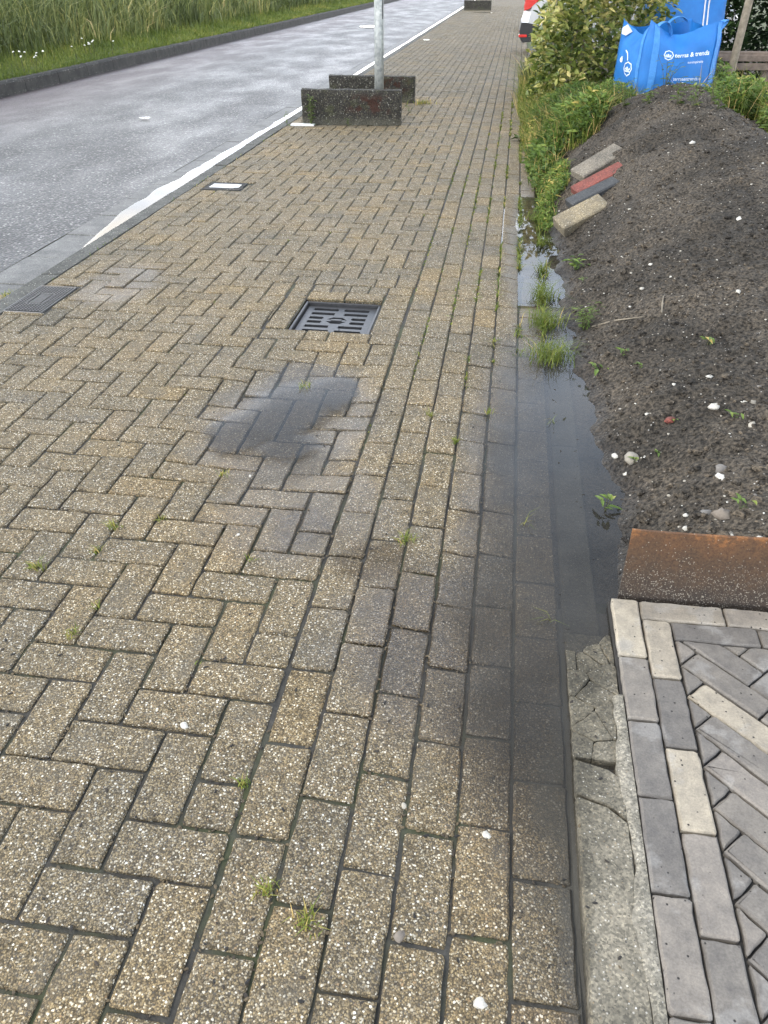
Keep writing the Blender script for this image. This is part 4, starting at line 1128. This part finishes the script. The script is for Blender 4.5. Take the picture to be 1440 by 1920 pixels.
def weed_bank(name, pts, label, cat, n, hr, leaf, mat, tone, wide, blades_n=0, tall=0):
    """one dense bank of weeds: stems, leaves and grass together; uncountable"""
    root = empty(name, (*np.mean([q[:2] for q in pts], 0), 0), label=label, cat=cat); c = np.array([root.location[0], root.location[1], 0])
    P_, H_ = [], []
    for (x, y, rx, ry, hm, wgt) in [(q + (1,))[:6] if len(q) == 5 else q for q in pts]:
        m_ = int(n * wgt); a = RNG.uniform(0, 6.28, m_); r = np.sqrt(RNG.random(m_))
        xx, yy = x + rx * r * np.cos(a), y + ry * r * np.sin(a)
        zb_ = np.array([soil_z(u, v_) if u > .26 else 0.0 for u, v_ in zip(xx, yy)]); zb_ = np.maximum(zb_, -.02)
        hh = hm * (1 - .55 * r ** 2) * RNG.uniform(.15, 1.0, m_) ** .8
        P_.append(np.stack([xx, yy, zb_ + hh], -1)); H_.append(hh / hm)
    P_ = np.concatenate(P_); H_ = np.concatenate(H_); m_ = len(P_)
    d = rnd_dir(m_, -.2, .9); L = RNG.uniform(*leaf, m_)
    v, f = leaves(P_ - c, d, L, L * wide, rnd_dir(m_, .4, 1), .3)
    pat = np.array([mn.noise(Vector((a * 2.2, b * 2.2, d_ * 3))) for a, b, d_ in P_])
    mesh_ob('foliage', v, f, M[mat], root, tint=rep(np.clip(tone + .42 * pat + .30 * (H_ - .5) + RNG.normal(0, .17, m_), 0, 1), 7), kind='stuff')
    if blades_n:
        B = []
        for q in pts:
            k = int(blades_n * q[5] if len(q) > 5 else blades_n); a = RNG.uniform(0, 6.28, k); r = np.sqrt(RNG.random(k))
            xx, yy = q[0] + q[2] * 1.1 * r * np.cos(a), q[1] + q[3] * 1.1 * r * np.sin(a)
            B.append(np.stack([xx, yy, np.array([max(-.01, soil_z(u, v_)) if u > .26 else 0 for u, v_ in zip(xx, yy)]), np.full(k, q[4])], -1))
        B = np.concatenate(B); k = len(B)
        v, f = blades(B[:, :3] - c, B[:, 3] * RNG.uniform(.35, 1.15, k), RNG.uniform(.004, .008, k), RNG.uniform(.15, .9, k), RNG.uniform(0, 6.28, k))
        mesh_ob('grass_blades', v, f, M['grass'], root, tint=rep(np.where(RNG.random(k) < .16, 1.0, np.clip(RNG.normal(.56, .2, k), 0, 1)), 5), kind='stuff')
    return root
weed_bank('weed_bank', [(.40, 9.0, .22, .8, .34, 1.), (.62, 9.2, .35, .7, .38, 1.4), (.95, 8.9, .3, .5, .36, .8)], 'dark feathery weeds crowding at the foot of the variegated hedge', 'weeds', 5200, 0, (.035, .075), 'weed', .40, .2, 1500)
weed_bank('weed_bank', [(.32, 7.3, .13, .6, .22, .7), (.48, 7.7, .2, .5, .34, 1.), (.62, 7.2, .14, .35, .26, .6)], 'bright green leafy weeds on the left foot of the mound', 'weeds', 3000, 0, (.04, .09), 'weed', .46, .34, 1300)
weed_bank('weed_bank', [(.30, 5.7, .06, .40, .07, .3), (.36, 6.3, .10, .5, .11, .8), (.27, 6.8, .08, .5, .12, .4)], 'pale yellowish grassy weeds beside the loose bricks', 'weeds', 2400, 0, (.018, .045), 'weed', .52, .28, 420)
weed_bank('weed_bank', [(.25, 10.6, .16, .9, .40, .7), (.22, 8.6, .08, .8, .22, .5), (.3, 12.4, .2, .8, .5, .6)], 'yellow flowered grasses leaning over the footpath edge', 'weeds', 2600, 0, (.015, .035), 'weed', .84, .3, 1600)
weed_bank('weed_bank', [(2.05, 8.3, .45, .7, .45, 1.), (2.5, 7.4, .45, .7, .42, 1.1), (2.2, 6.6, .35, .4, .28, .6), (1.95, 9.6, .5, .5, .6, .8)], 'lush green weeds on the right side of the mound below the sapling', 'weeds', 4600, 0, (.035, .08), 'weed', .58, .36, 700)
# arching dark grass over the footpath by the car
b = np.tile(np.array([[.30, 11.6, .02]]), (34, 1)) + RNG.normal(0, .05, (34, 3)) * np.array([1, 2, .1])
v, f = blades(b, RNG.uniform(.45, .8, 34), RNG.uniform(.010, .016, 34), RNG.uniform(.7, 1.3, 34), RNG.normal(3.3, .8, 34), 1.4)
mesh_ob('reed_clump', v, f, M['reed'], tint=rep(RNG.uniform(.05, .4, 34), 5), loc=(.3, 11.6, 0), label='dark arching reed leaves leaning out over the footpath', cat='reed')
# dry grass stalks and weeds at the concrete blocks
weed(0, 0, .10, .30, 'tall green weed against the left end of the front concrete block', 90, (.03, .06), 6, pos=(-2.16, 9.19, 0), tone=.56, wide=.3)
weed(0, 0, .06, .10, 'small weed at the middle of the front concrete block', 16, (.02, .04), 3, pos=(-1.75, 9.19, 0), tone=.5, wide=.3)
weed(0, 0, .10, .16, 'small weed at the kerb left of the front concrete block', 30, (.02, .045), 4, pos=(-2.42, 9.12, 0), tone=.6, wide=.3)
weed(768, 212, .05, .08, 'small green weed right of the front concrete block', 20, (.02, .045), 4, on='flat', tone=.5, wide=.35)
tuft(0, 0, 60, .28, .14, 'dry straw stalks between the two concrete blocks', pos=(-1.95, 9.9, 0), tone=.98, lean=(.1, .6), wd=(.003, .005))
tuft(0, 0, 70, .09, .07, 'brownish grass at the right foot of the rear concrete block', pos=(-1.12, 11.0, 0), tone=.85, lean=(.4, 1.2), wd=(.005, .01))
# yellow leaf and broad leaves near the footpath
for pos_, lab, tone, lf in (((.20, 8.2, .02), 'yellow leafed weed at the footpath edge', .97, (.06, .11)), ((.12, 8.55, .0), 'dark green broad weed lying on the footpath edge', .35, (.06, .10))):
    weed(0, 0, .10, .06, lab, 18, lf, 5, pos=pos_, tone=tone, wide=.5)
tuft(12, 556, 60, .045, .03, 'yellow green moss cushion beside the kerb drain', -.03, .75, wd=(.003, .006))

# ------------------------------------------------------------------ sapling
tree = empty('sapling', (2.36, 10.25, 0), label='thin pale trunked young tree at the right behind the mound', cat='tree')
mb = MB(); mb.tube([(0, 0, 0), (.02, 0, .5), (.05, .02, 1.2), (.10, 0, 2.1), (.12, .05, 3.2), (.16, .0, 4.4)], [.05, .045, .042, .038, .028, .01], 12); mb.build('trunk', M['bark'], tree, smooth=True)
mb = MB(); tips = []
for k in range(16):
    z0 = 1.9 + k * .15; a = k * 2.4; L = random.uniform(.6, 1.15) * (1 - .03 * k)
    p0 = Vector((.13, .02, z0)); p1 = p0 + Vector((math.cos(a) * L * .55, math.sin(a) * L * .55, .28)); p2 = p0 + Vector((math.cos(a) * L, math.sin(a) * L, .65))
    mb.tube([p0, p1, p2], [.016, .01, .004], 5); tips += [p0.lerp(p1, .6), p1, p1.lerp(p2, .5), p2]
mb.build('limbs', M['bark'], tree, kind='stuff')
n = 3600; idx = RNG.integers(0, len(tips), n); p = np.array([tuple(t) for t in tips])[idx] + RNG.normal(0, .19, (n, 3)); L = RNG.uniform(.05, .09, n)
v, f = leaves(p, rnd_dir(n, -.7, .5), L, L * .5, rnd_dir(n, .2, 1), .3)
mesh_ob('crown', v, f, M['weed'], tree, tint=rep(np.clip(RNG.normal(.45, .17, n), 0, 1), 7), kind='stuff')

# ------------------------------------------------------------------ plank edging behind the mound
bench = empty('plank_edging', (2.95, 11.3, 0), rz=R(2), label='weathered brown wooden planks behind the weeds at the right edge', cat='planks')
for z, hgt in ((.44, .075), (.53, .07)):
    mb = MB(); mb.box((0, 0, z), (1.7, .05, hgt), bev=.006); mb.build('plank', M['wood'], bench)
mb = MB(); mb.box((0, .1, .575), (1.7, .2, .03), bev=.005); mb.build('top_plank', M['wood'], bench)
for x in (-.7, .1, .75):
    mb = MB(); mb.box((x, .07, .27), (.08, .08, .56), bev=.006); mb.build('post', M['wood'], bench)

# ------------------------------------------------------------------ bulk bags
def bag_surface(W, Dp, H, seed, sag):
    def P(s, t, off=0.0):
        """s in 0..4 round the sides (0..1 = front), t 0 bottom .. 1 top"""
        k = int(math.floor(s)) % 4; u = s - math.floor(s)
        e = u - .5; hw = W / 2 if k in (0, 2) else Dp / 2; hd = Dp / 2 if k in (0, 2) else W / 2
        bul = (.055 * math.sin(math.pi * min(1, t * .95 + .05)) + .01) * (1 - (2 * e) ** 2)
        rc = .035 * abs(2 * e) ** 10
        wr = .030 * mn.noise(Vector((s * 3.1 + seed, t * 4.3, seed))) + .016 * mn.noise(Vector((s * 9 + seed, t * 8, seed * 2)))
        wr *= (.3 + .9 * t) * (1 - abs(2 * e) ** 6)
        d = hd + bul - rc + wr + off; x = 2 * e * (hw - .01)
        z = t * H
        if t > .5: z -= sag(s) * ((t - .5) / .5) ** 2
        top_in = .05 * max(0, t - .8) / .2 * (1 - (2 * e) ** 2)
        d -= top_in
        x, y = [(x, -d), (d, x), (-x, d), (-d, -x)][k]
        return Vector((x, y, z))
    return P
def strip(P, pts, wd, off, mb, n=18, vertical=True):
    """webbing of width wd following (s,t) path on the bag"""
    base = len(mb.v)
    for i in range(n + 1):
        q = i / n * (len(pts) - 1); a = min(int(q), len(pts) - 2); f_ = q - a
        s = pts[a][0] + (pts[a + 1][0] - pts[a][0]) * f_; t = pts[a][1] + (pts[a + 1][1] - pts[a][1]) * f_
        for sg in (-1, 0, 1):
            mb.v.append(tuple(P(s + sg * wd / 2, t, off + (.002 if sg == 0 else 0)))); mb.t.append(.5)
    for i in range(n):
        a = base + i * 3; mb.f += [(a, a + 1, a + 4, a + 3), (a + 1, a + 2, a + 5, a + 4)]
def text_on(P, body, size, s0, t0, W, H, parent, spread=0.0, k=0, name='lettering', tilt=0.0, off=.004):
    cu = bpy.data.curves.new(name, 'FONT'); cu.body = body; cu.size = 1.0; cu.offset = spread; cu.resolution_u = 3
    ob = bpy.data.objects.new(name, cu); COL.objects.link(ob); bpy.context.view_layer.update()
    me = bpy.data.meshes.new_from_object(ob.evaluated_get(bpy.context.evaluated_depsgraph_get()))
    bpy.data.objects.remove(ob)
    v = np.array([q.co for q in me.vertices]); F = [tuple(p.vertices) for p in me.polygons]; bpy.data.meshes.remove(me)
    w_, h_ = v[:, 0].max(), .7
    sc = size / h_ if size > 0 else -size / w_
    out = []
    for x, y, z in v:
        xx, yy = x * sc, y * sc
        xx, yy = xx * math.cos(tilt) - yy * math.sin(tilt), xx * math.sin(tilt) + yy * math.cos(tilt)
        out.append(P(k + s0 + xx / W, t0 + yy / H, off))
    return mesh_ob(name, out, F, M['print'], parent)
def ring_on(P, s0, t0, r, wd, W, H, k, a0, a1, mb, n=30, scal=0):
    for i in range(n):
        q = []
        for a, rr in ((a0 + (a1 - a0) * i / n, r), (a0 + (a1 - a0) * (i + 1) / n, r)):
            rr = rr * (1 + (.06 * math.cos(a * 8) if scal else 0))
            q.append((s0 + math.cos(a) * rr / W, t0 + math.sin(a) * rr / H, s0 + math.cos(a) * (rr + wd) / W, t0 + math.sin(a) * (rr + wd) / H))
        a, b_ = q
        mb.add([P(k + a[0], a[1], .004), P(k + a[2], a[3], .004), P(k + b_[2], b_[3], .004), P(k + b_[0], b_[1], .004)], [(0, 1, 2, 3)])
def bag_body(P, n=14, m=22):
    v = []; S = 4 * n
    for j in range(m + 1):
        for i in range(S): v.append(P(i / n, j / m))
    f = [(j * S + i, j * S + (i + 1) % S, (j + 1) * S + (i + 1) % S, (j + 1) * S + i) for j in range(m) for i in range(S)]
    f.append(tuple(range(S - 1, -1, -1)))
    return v, f
BW, BD, BH = .77, .70, .94
def sag1(s):
    u = s - math.floor(s); k = int(math.floor(s)) % 4
    return .09 * math.sin(math.pi * u) ** .8 * (1 + .5 * math.sin(5.2 * u + k * 1.3)) + (.015 if k else 0)
P1 = bag_surface(BW, BD, BH, 2.3, sag1)
bag = empty('bulk_bag', (1.49, 9.25, .08), rz=R(18), label='front blue bulk bag with white lettering standing behind the mound', cat='bag')
v, f = bag_body(P1); mesh_ob('body', v, f, M['blue'], bag, smooth=True, tint=.5)
mb = MB()
strip(P1, [(.11, .02), (.10, .5), (.09, .99)], .075, .006, mb)
mb.build('strap', M['strap'], bag, smooth=True)
mb = MB(); strip(P1, [(.92, .02), (.925, .5), (.94, .99)], .07, .006, mb); mb.build('strap', M['strap'], bag, smooth=True)
mb = MB(); strip(P1, [(3.9, .02), (3.9, .99)], .05, .006, mb); mb.build('strap', M['strap'], bag, smooth=True)
mb = MB(); strip(P1, [(1.1, .02), (1.1, .99)], .05, .006, mb); mb.build('strap', M['strap'], bag, smooth=True)
def loop(a, b, rise, wd, lean=(0, 0)):
    mb = MB(); n = 14; d = (b - a).normalized(); side = Vector((d.y, -d.x, 0)).normalized() * wd / 2; base = 0
    for i in range(n + 1):
        t = i / n; p = a.lerp(b, t) + Vector((lean[0], lean[1], rise)) * math.sin(math.pi * t) ** .7
        for sg in (-1, 1): mb.v.append(tuple(p + side * sg)); mb.t.append(.5)
        for sg in (1, -1): mb.v.append(tuple(p + side * sg + Vector((0, 0, -.006)))); mb.t.append(.5)
    for i in range(n):
        for k in range(4): mb.f.append((i * 4 + k, i * 4 + (k + 1) % 4, i * 4 + 4 + (k + 1) % 4, i * 4 + 4 + k))
    return mb
loop(P1(.09, .985), P1(.30, .97), .07, .055, (.02, .0)).build('handle_loop', M['strap'], bag)
loop(P1(.95, .985), P1(1.12, .98), .045, .05, (.06, .02)).build('handle_loop', M['strap'], bag)
loop(P1(2.05, .99), P1(2.35, .97), .06, .05, (.0, .0)).build('handle_loop', M['strap'], bag)
mb = MB(); a = P1(3.25, .98); mb.add([a + Vector((0, .0, .01)), a + Vector((-.05, -.0, -.02)), a + Vector((-.07, -.04, -.07)), P1(3.36, .89, .02), P1(3.42, .965, .015), a + Vector((-.04, -.08, -.015))], [(0, 1, 5), (1, 2, 5), (2, 3, 5), (3, 4, 5), (4, 0, 5)]); mb.build('liner_flap', M['pale'], bag)
text_on(P1, 'terras & trends', -.375, .345, .70, BW, BH, bag, .022)
text_on(P1, 'tuininspiratie', -.175, .535, .63, BW, BH, bag, .004)
text_on(P1, 'terrasentrends.nl', -.30, .38, .47, BW, BH, bag, .006)
mb = MB(); ring_on(P1, .265, .72, .040, .008, BW, BH, 0, 0, 2 * math.pi, mb, 48, 1); mb.build('logo_ring', M['print'], bag)
text_on(P1, 't&t', -.062, .222, .698, BW, BH, bag, .03, name='logo_letters')
mb = MB(); ring_on(P1, .70, .56, .055, .011, BD, BH, 3, 0, 2 * math.pi, mb, 48, 1); mb.build('logo_ring', M['print'], bag)
text_on(P1, 't&t', -.09, .635, .53, BD, BH, bag, .03, k=3, name='logo_letters')
mb = MB(); ring_on(P1, .47, .64, .001, .03, BD, BH, 3, 0, 2 * math.pi, mb, 18); ring_on(P1, .45, .45, .30, .018, BD, BH, 3, R(232), R(275), mb, 14); ring_on(P1, .50, .62, .12, .014, BD, BH, 3, R(10), R(75), mb, 12); mb.build('face_print', M['print'], bag, kind='stuff')
# soil filling
n = 20; mb = MB(); pts = [P1(4 * i / 40, .70) * 1.0 for i in range(40)]
mb.add([(0, 0, .70 * BH + .06)] + [(p.x * .97, p.y * .97, p.z) for p in pts], [(0, 1 + i, 1 + (i + 1) % 40) for i in range(40)]); mb.build('fill', M['soil'], bag)

P2 = bag_surface(.76, .7, 1.14, 6.1, lambda s: .05 * math.sin(math.pi * (s % 1)))
bag2 = empty('bulk_bag', (1.86, 10.9, .16), rz=R(6), label='second blue bulk bag standing behind the front blue bag', cat='bag')
v, f = bag_body(P2); mesh_ob('body', v, f, M['blue'], bag2, smooth=True, tint=.5)
mb = MB(); strip(P2, [(.70, .02), (.66, .99)], .022, .006, mb); mb.build('strap', M['pale'], bag2)
mb = MB(); strip(P2, [(.76, .02), (.72, .99)], .022, .006, mb); mb.build('strap', M['pale'], bag2)
mb = MB(); strip(P2, [(.08, .02), (.08, .99)], .06, .006, mb); mb.build('strap', M['strap'], bag2)
mb = MB(); pts = [P2(4 * i / 40, .86) for i in range(40)]; mb.add([(0, 0, .98)] + [(p.x * .97, p.y * .97, p.z) for p in pts], [(0, 1 + i, 1 + (i + 1) % 40) for i in range(40)]); mb.build('fill', M['soil'], bag2)

# ------------------------------------------------------------------ parked car (only its tail shows)
car = empty('parked_car', (.06, 18.0, 0), label='silver car parked behind the hedge, only its rear corner showing', cat='car')
# side profile from the rear bumper (x=0) to the nose (x=4.2); the car lies along X, its side towards the camera
low_p = [(.06, .24), (.02, .42), (.0, .55), (.04, .70), (.08, .98), (.30, 1.06), (2.9, 1.02), (3.8, .90), (4.15, .72), (4.18, .45), (4.05, .24)]
up_p = [(.16, 1.02), (.52, 1.44), (.9, 1.49), (1.9, 1.47), (2.75, 1.03)]
def loft(prof, y0, y1, tuck, mb):
    rings = []
    for yy, s in ((y0, .93), (y0 + .10, 1.0), (y1 - .10, 1.0), (y1, .93)):
        cx = sum(p[0] for p in prof) / len(prof); cz = .6
        rings.append([((p[0] - cx) * (s if tuck else 1) + cx, yy, (p[1] - cz) * (1 if s == 1 else .96) + cz) for p in prof])
    n = len(prof); v = [p for r in rings for p in r]; f = []
    for k in range(3):
        f += [(k * n + i, k * n + (i + 1) % n, (k + 1) * n + (i + 1) % n, (k + 1) * n + i) for i in range(n)]
    f += [tuple(range(n)), tuple(range(4 * n - 1, 3 * n - 1, -1))]
    mb.add(v, f)
mb = MB(); loft(low_p, 0, 1.72, True, mb); mb.build('body', M['paint'], car, smooth=False)
mb = MB(); loft(up_p, .12, 1.60, True, mb); mb.build('cabin_glass', M['glass'], car)
mb = MB(); loft([(.50, 1.40), (.52, 1.47), (.9, 1.52), (1.9, 1.50), (2.05, 1.43)], .14, 1.58, True, mb); mb.build('roof', M['paint'], car)
mb = MB(); loft([(.05, .22), (-.01, .30), (-.03, .42), (-.01, .56), (.10, .56), (.45, .50), (.5, .26)], -.012, 1.732, True, mb); mb.build('rear_bumper', M['trim'], car)
for y0 in (-.018, 1.50):
    mb = MB(); loft([(.03, .76), (.06, 1.0), (.24, 1.045), (.34, .98), (.14, .80)], y0, y0 + .24, False, mb); mb.build('tail_light', M['redlens'], car)
for y0 in (-.02, 1.58):
    mb = MB(); mb.box((.05, y0 + .08, .34), (.16, .16, .05), bev=.01); mb.build('reflector', M['redlens'], car)
for x in (.86, 3.4):
    for yy in (.09, 1.63):
        wh = empty('wheel', (x, yy, .31)); wh.parent = car
        mb = MB(); mb.tube([(0, -.105, 0), (0, -.09, 0), (0, .09, 0), (0, .105, 0)], [.27, .31, .31, .27], 26); mb.build('tyre', M['tyre'], wh, smooth=False)
        mb = MB(); mb.tube([(0, -.112, 0), (0, .112, 0)], .20, 18); mb.build('rim', M['paint'], wh)
mb = MB(); mb.box((2.0, .86, 1.0), (.1, 1.78, .03)); mb.build('door_trim', M['trim'], car)

# ------------------------------------------------------------------ stones
def pebble_mesh(r, seed, flat=.6):
    v = []; f = []; nu, nv = 8, 4
    for j in range(nv + 1):
        th_ = math.pi * j / nv
        for i in range(nu):
            a = 2 * math.pi * i / nu; d = Vector((math.sin(th_) * math.cos(a), math.sin(th_) * math.sin(a), math.cos(th_)))
            rr = r * (1 + .6 * mn.noise(d * 1.9 + Vector((seed, seed * 2, 0)))); v.append((d.x * rr * 1.2, d.y * rr, d.z * rr * flat))
    for j in range(nv):
        for i in range(nu): f.append((j * nu + i, (j + 1) * nu + i, (j + 1) * nu + (i + 1) % nu, j * nu + (i + 1) % nu))
    return v, f
def stone(px, py, r, t, label, on='soil', name='stone', mat='stone', cat='stone', group='loose stones'):
    p = on_soil(px, py) if on == 'soil' else un(px, py, .004)
    r *= .85 if on == 'soil' else 1.0
    v, f = pebble_mesh(r, px * .37 + py)
    o = mesh_ob(name, v, f, M[mat], smooth=True, tint=t, label=label, cat=cat, group=group); o.location = (p[0], p[1], p[2] + r * .25); o.rotation_euler = (random.uniform(-.3, .3), random.uniform(-.3, .3), random.uniform(0, 6.28)); return o
for px, py, r, t, lab in ((1184, 862, .030, .40, 'largest grey stone on the soil at the water edge'), (1154, 857, .016, .95, 'white stone just left of the large grey stone'), (1353, 882, .026, .22, 'grey brown stone near the right edge of the soil'),
                          (1351, 897, .018, .97, 'white flat stone below the grey brown stone'), (1340, 765, .020, .9, 'round white stone in the middle of the right slope'), (1413, 758, .024, .38, 'grey stone close to the right edge high on the slope'),
                          (1393, 755, .017, .95, 'white stone left of the high grey stone'), (1330, 708, .014, .97, 'white stone above the round white stone'), (1384, 548, .013, .85, 'white stone far up the right slope'),
                          (1409, 800, .015, .62, 'pale tan stone by the right seedling'), (1352, 968, .028, .08, 'brown stone just behind the steel plate'), (1322, 965, .02, .25, 'tan grey stone left of the brown stone behind the plate'),
                          (1288, 993, .013, .95, 'white chip directly above the steel plate'), (1206, 968, .010, .92, 'white chip at the left end of the steel plate'), (1204, 543, .014, .8, 'pale stone on the middle slope above the twig'),
                          (1174, 890, .012, .9, 'small white chip right of the water near the big stone'), (1386, 413, .02, .95, 'flat white stone high on the mound'), (1298, 269, .022, .93, 'white stone near the crest of the mound'), (1220, 497, .014, .9, 'white stone above the middle slope')):
    stone(px, py, r, t, lab)
stone(1255, 791, .026, .5, 'red brick shard lying on the soil', name='brick_shard', mat='redbrick', cat='brick shard', group=None)
for px, py, r, t, lab in ((345, 1361, .0085, 1.0, 'round white pebble on the herringbone bricks'), (911, 1567, .0085, .85, 'cream pebble on the straight course near the bottom right'), (899, 1882, .010, .88, 'cream pebble nearest the bottom of the photo'), (748, 1757, .010, .12, 'brown pebble lying in a joint near the bottom'),
                          (757, 1511, .006, .6, 'small tan pebble in a long joint'), (447, 1003, .005, 1.0, 'tiny white pebble in the wet herringbone'), (469, 893, .005, .95, 'tiny white pebble left of the blue puddle')):
    stone(px, py, r, t, lab, 'flat', 'pebble', cat='pebble', group='loose pebbles on the footpath')
def small_stones():
    V, F_, T = [], [], []
    protos = [pebble_mesh(1.0, k * 3.7) for k in range(6)]
    n = 0
    while n < 1150:
        y = 1.7 + random.random() ** 1.5 * 6; x = random.uniform(float(np.interp(y, *X0Y)) + .02, 2.0)
        if mn.noise(Vector((x * 2, y * 2, 20))) < random.uniform(-.5, .4): continue
        r = min(.011, .0024 * (1 + random.expovariate(1.7))); z = soil_z(x, y); v, f = protos[n % 6]; b = len(V)
        ca, sa = math.cos(n), math.sin(n)
        V += [(x + (p[0] * ca - p[1] * sa) * r, y + (p[0] * sa + p[1] * ca) * r, z + p[2] * r + r * .1) for p in v]; F_ += [tuple(i + b for i in q) for q in f]; T += [random.choice([.05, .2, .3, .45, .5, .6, .75, .9, 1])] * len(v); n += 1
    mesh_ob('small_stones', V, F_, M['stone'], smooth=True, tint=np.array(T), kind='stuff', label='small white and grey stones scattered through the soil', cat='stones')
    V, F_, T = [], [], []
    for k in range(900):
        y = .55 + random.random() ** 1.4 * 5; x = random.uniform(-2.3, .36); r = random.uniform(.0012, .0032); b = len(V); v, f = protos[k % 6]; z = float(G(x, y)) + .001
        if x > .245: z = .014
        ca, sa = math.cos(k), math.sin(k)
        V += [(x + (p[0] * ca * 1.8 - p[1] * sa) * r, y + (p[0] * sa * 1.8 + p[1] * ca) * r, z + p[2] * r) for p in v]; F_ += [tuple(i + b for i in q) for q in f]; T += [random.choice([0, .1, .3, .5, .9])] * len(v)
    mesh_ob('crumbs', V, F_, M['debris'], tint=np.array(T), kind='stuff', label='dark crumbs of debris strewn over the bricks', cat='debris')
    V, F_, T = [], [], []
    near_p = [polys[i] for i in order[:300]]
    for k in range(4200):
        p = random.choice(near_p); i = random.randrange(len(p)); a, b = p[i], p[(i + 1) % len(p)]; t = random.random()
        x, y = a[0] + (b[0] - a[0]) * t + random.gauss(0, .004), a[1] + (b[1] - a[1]) * t + random.gauss(0, .004)
        if x > .24 or mn.noise(Vector((x * 4, y * 4, 31))) < random.uniform(-.35, .3): continue
        r = random.uniform(.0012, .0034); n0 = len(V); v, f = protos[k % 6]; z = float(G(x, y)) - random.uniform(.0, .006); ca, sa = math.cos(k), math.sin(k)
        V += [(x + (q[0] * ca * 1.5 - q[1] * sa) * r, y + (q[0] * sa * 1.5 + q[1] * ca) * r, z + q[2] * r) for q in v]; F_ += [tuple(j + n0 for j in q) for q in f]; T += [random.choice([.3, .6, .75, .9, 1, 1])] * len(v)
    mesh_ob('joint_grit', V, F_, M['debris'], tint=np.array(T), kind='stuff', label='brown grit and bits of plant lodged along the brick joints', cat='debris')
    # soil clods
    V, F_, T = [], [], []
    for k in range(9000):
        y = 1.67 + random.random() ** 1.5 * 6; x = random.uniform(float(np.interp(y, *X0Y)) + .0, 2.1); r = .0025 + random.expovariate(1 / .003); r = min(r, .016); T += [random.choice([.2, .4, .5, .65, .8, .95])] * 40; z = soil_z(x, y); v, f = protos[k % 6]; b = len(V)
        ca, sa = math.cos(k), math.sin(k)
        V += [(x + (p[0] * ca - p[1] * sa) * r, y + (p[0] * sa + p[1] * ca) * r, z + p[2] * r + r * .15) for p in v]; F_ += [tuple(i + b for i in q) for q in f]
    mesh_ob('soil_clods', V, F_, M['soil'], smooth=False, tint=np.array(T), kind='stuff', label='loose dark clods covering the soil mound', cat='soil')
small_stones()
# twigs
for a, b_, lab in (((1110, 616), (1204, 599), 'thin brown twig lying on the soil right of the feathery weed'), ((1240, 590), (1243, 560), 'short pale straw standing on the middle slope')):
    pa, pb = Vector(on_soil(*a)), Vector(on_soil(*b_)); mb = MB(); mid = pa.lerp(pb, .5) + Vector((0, .01, .015))
    mb.tube([pa + Vector((0, 0, .01)), mid, pb + Vector((0, 0, .012))], [.004, .0035, .002], 6); mb.build('twig', M['bark'], label=lab, cat='twig', loc=tuple(mid))
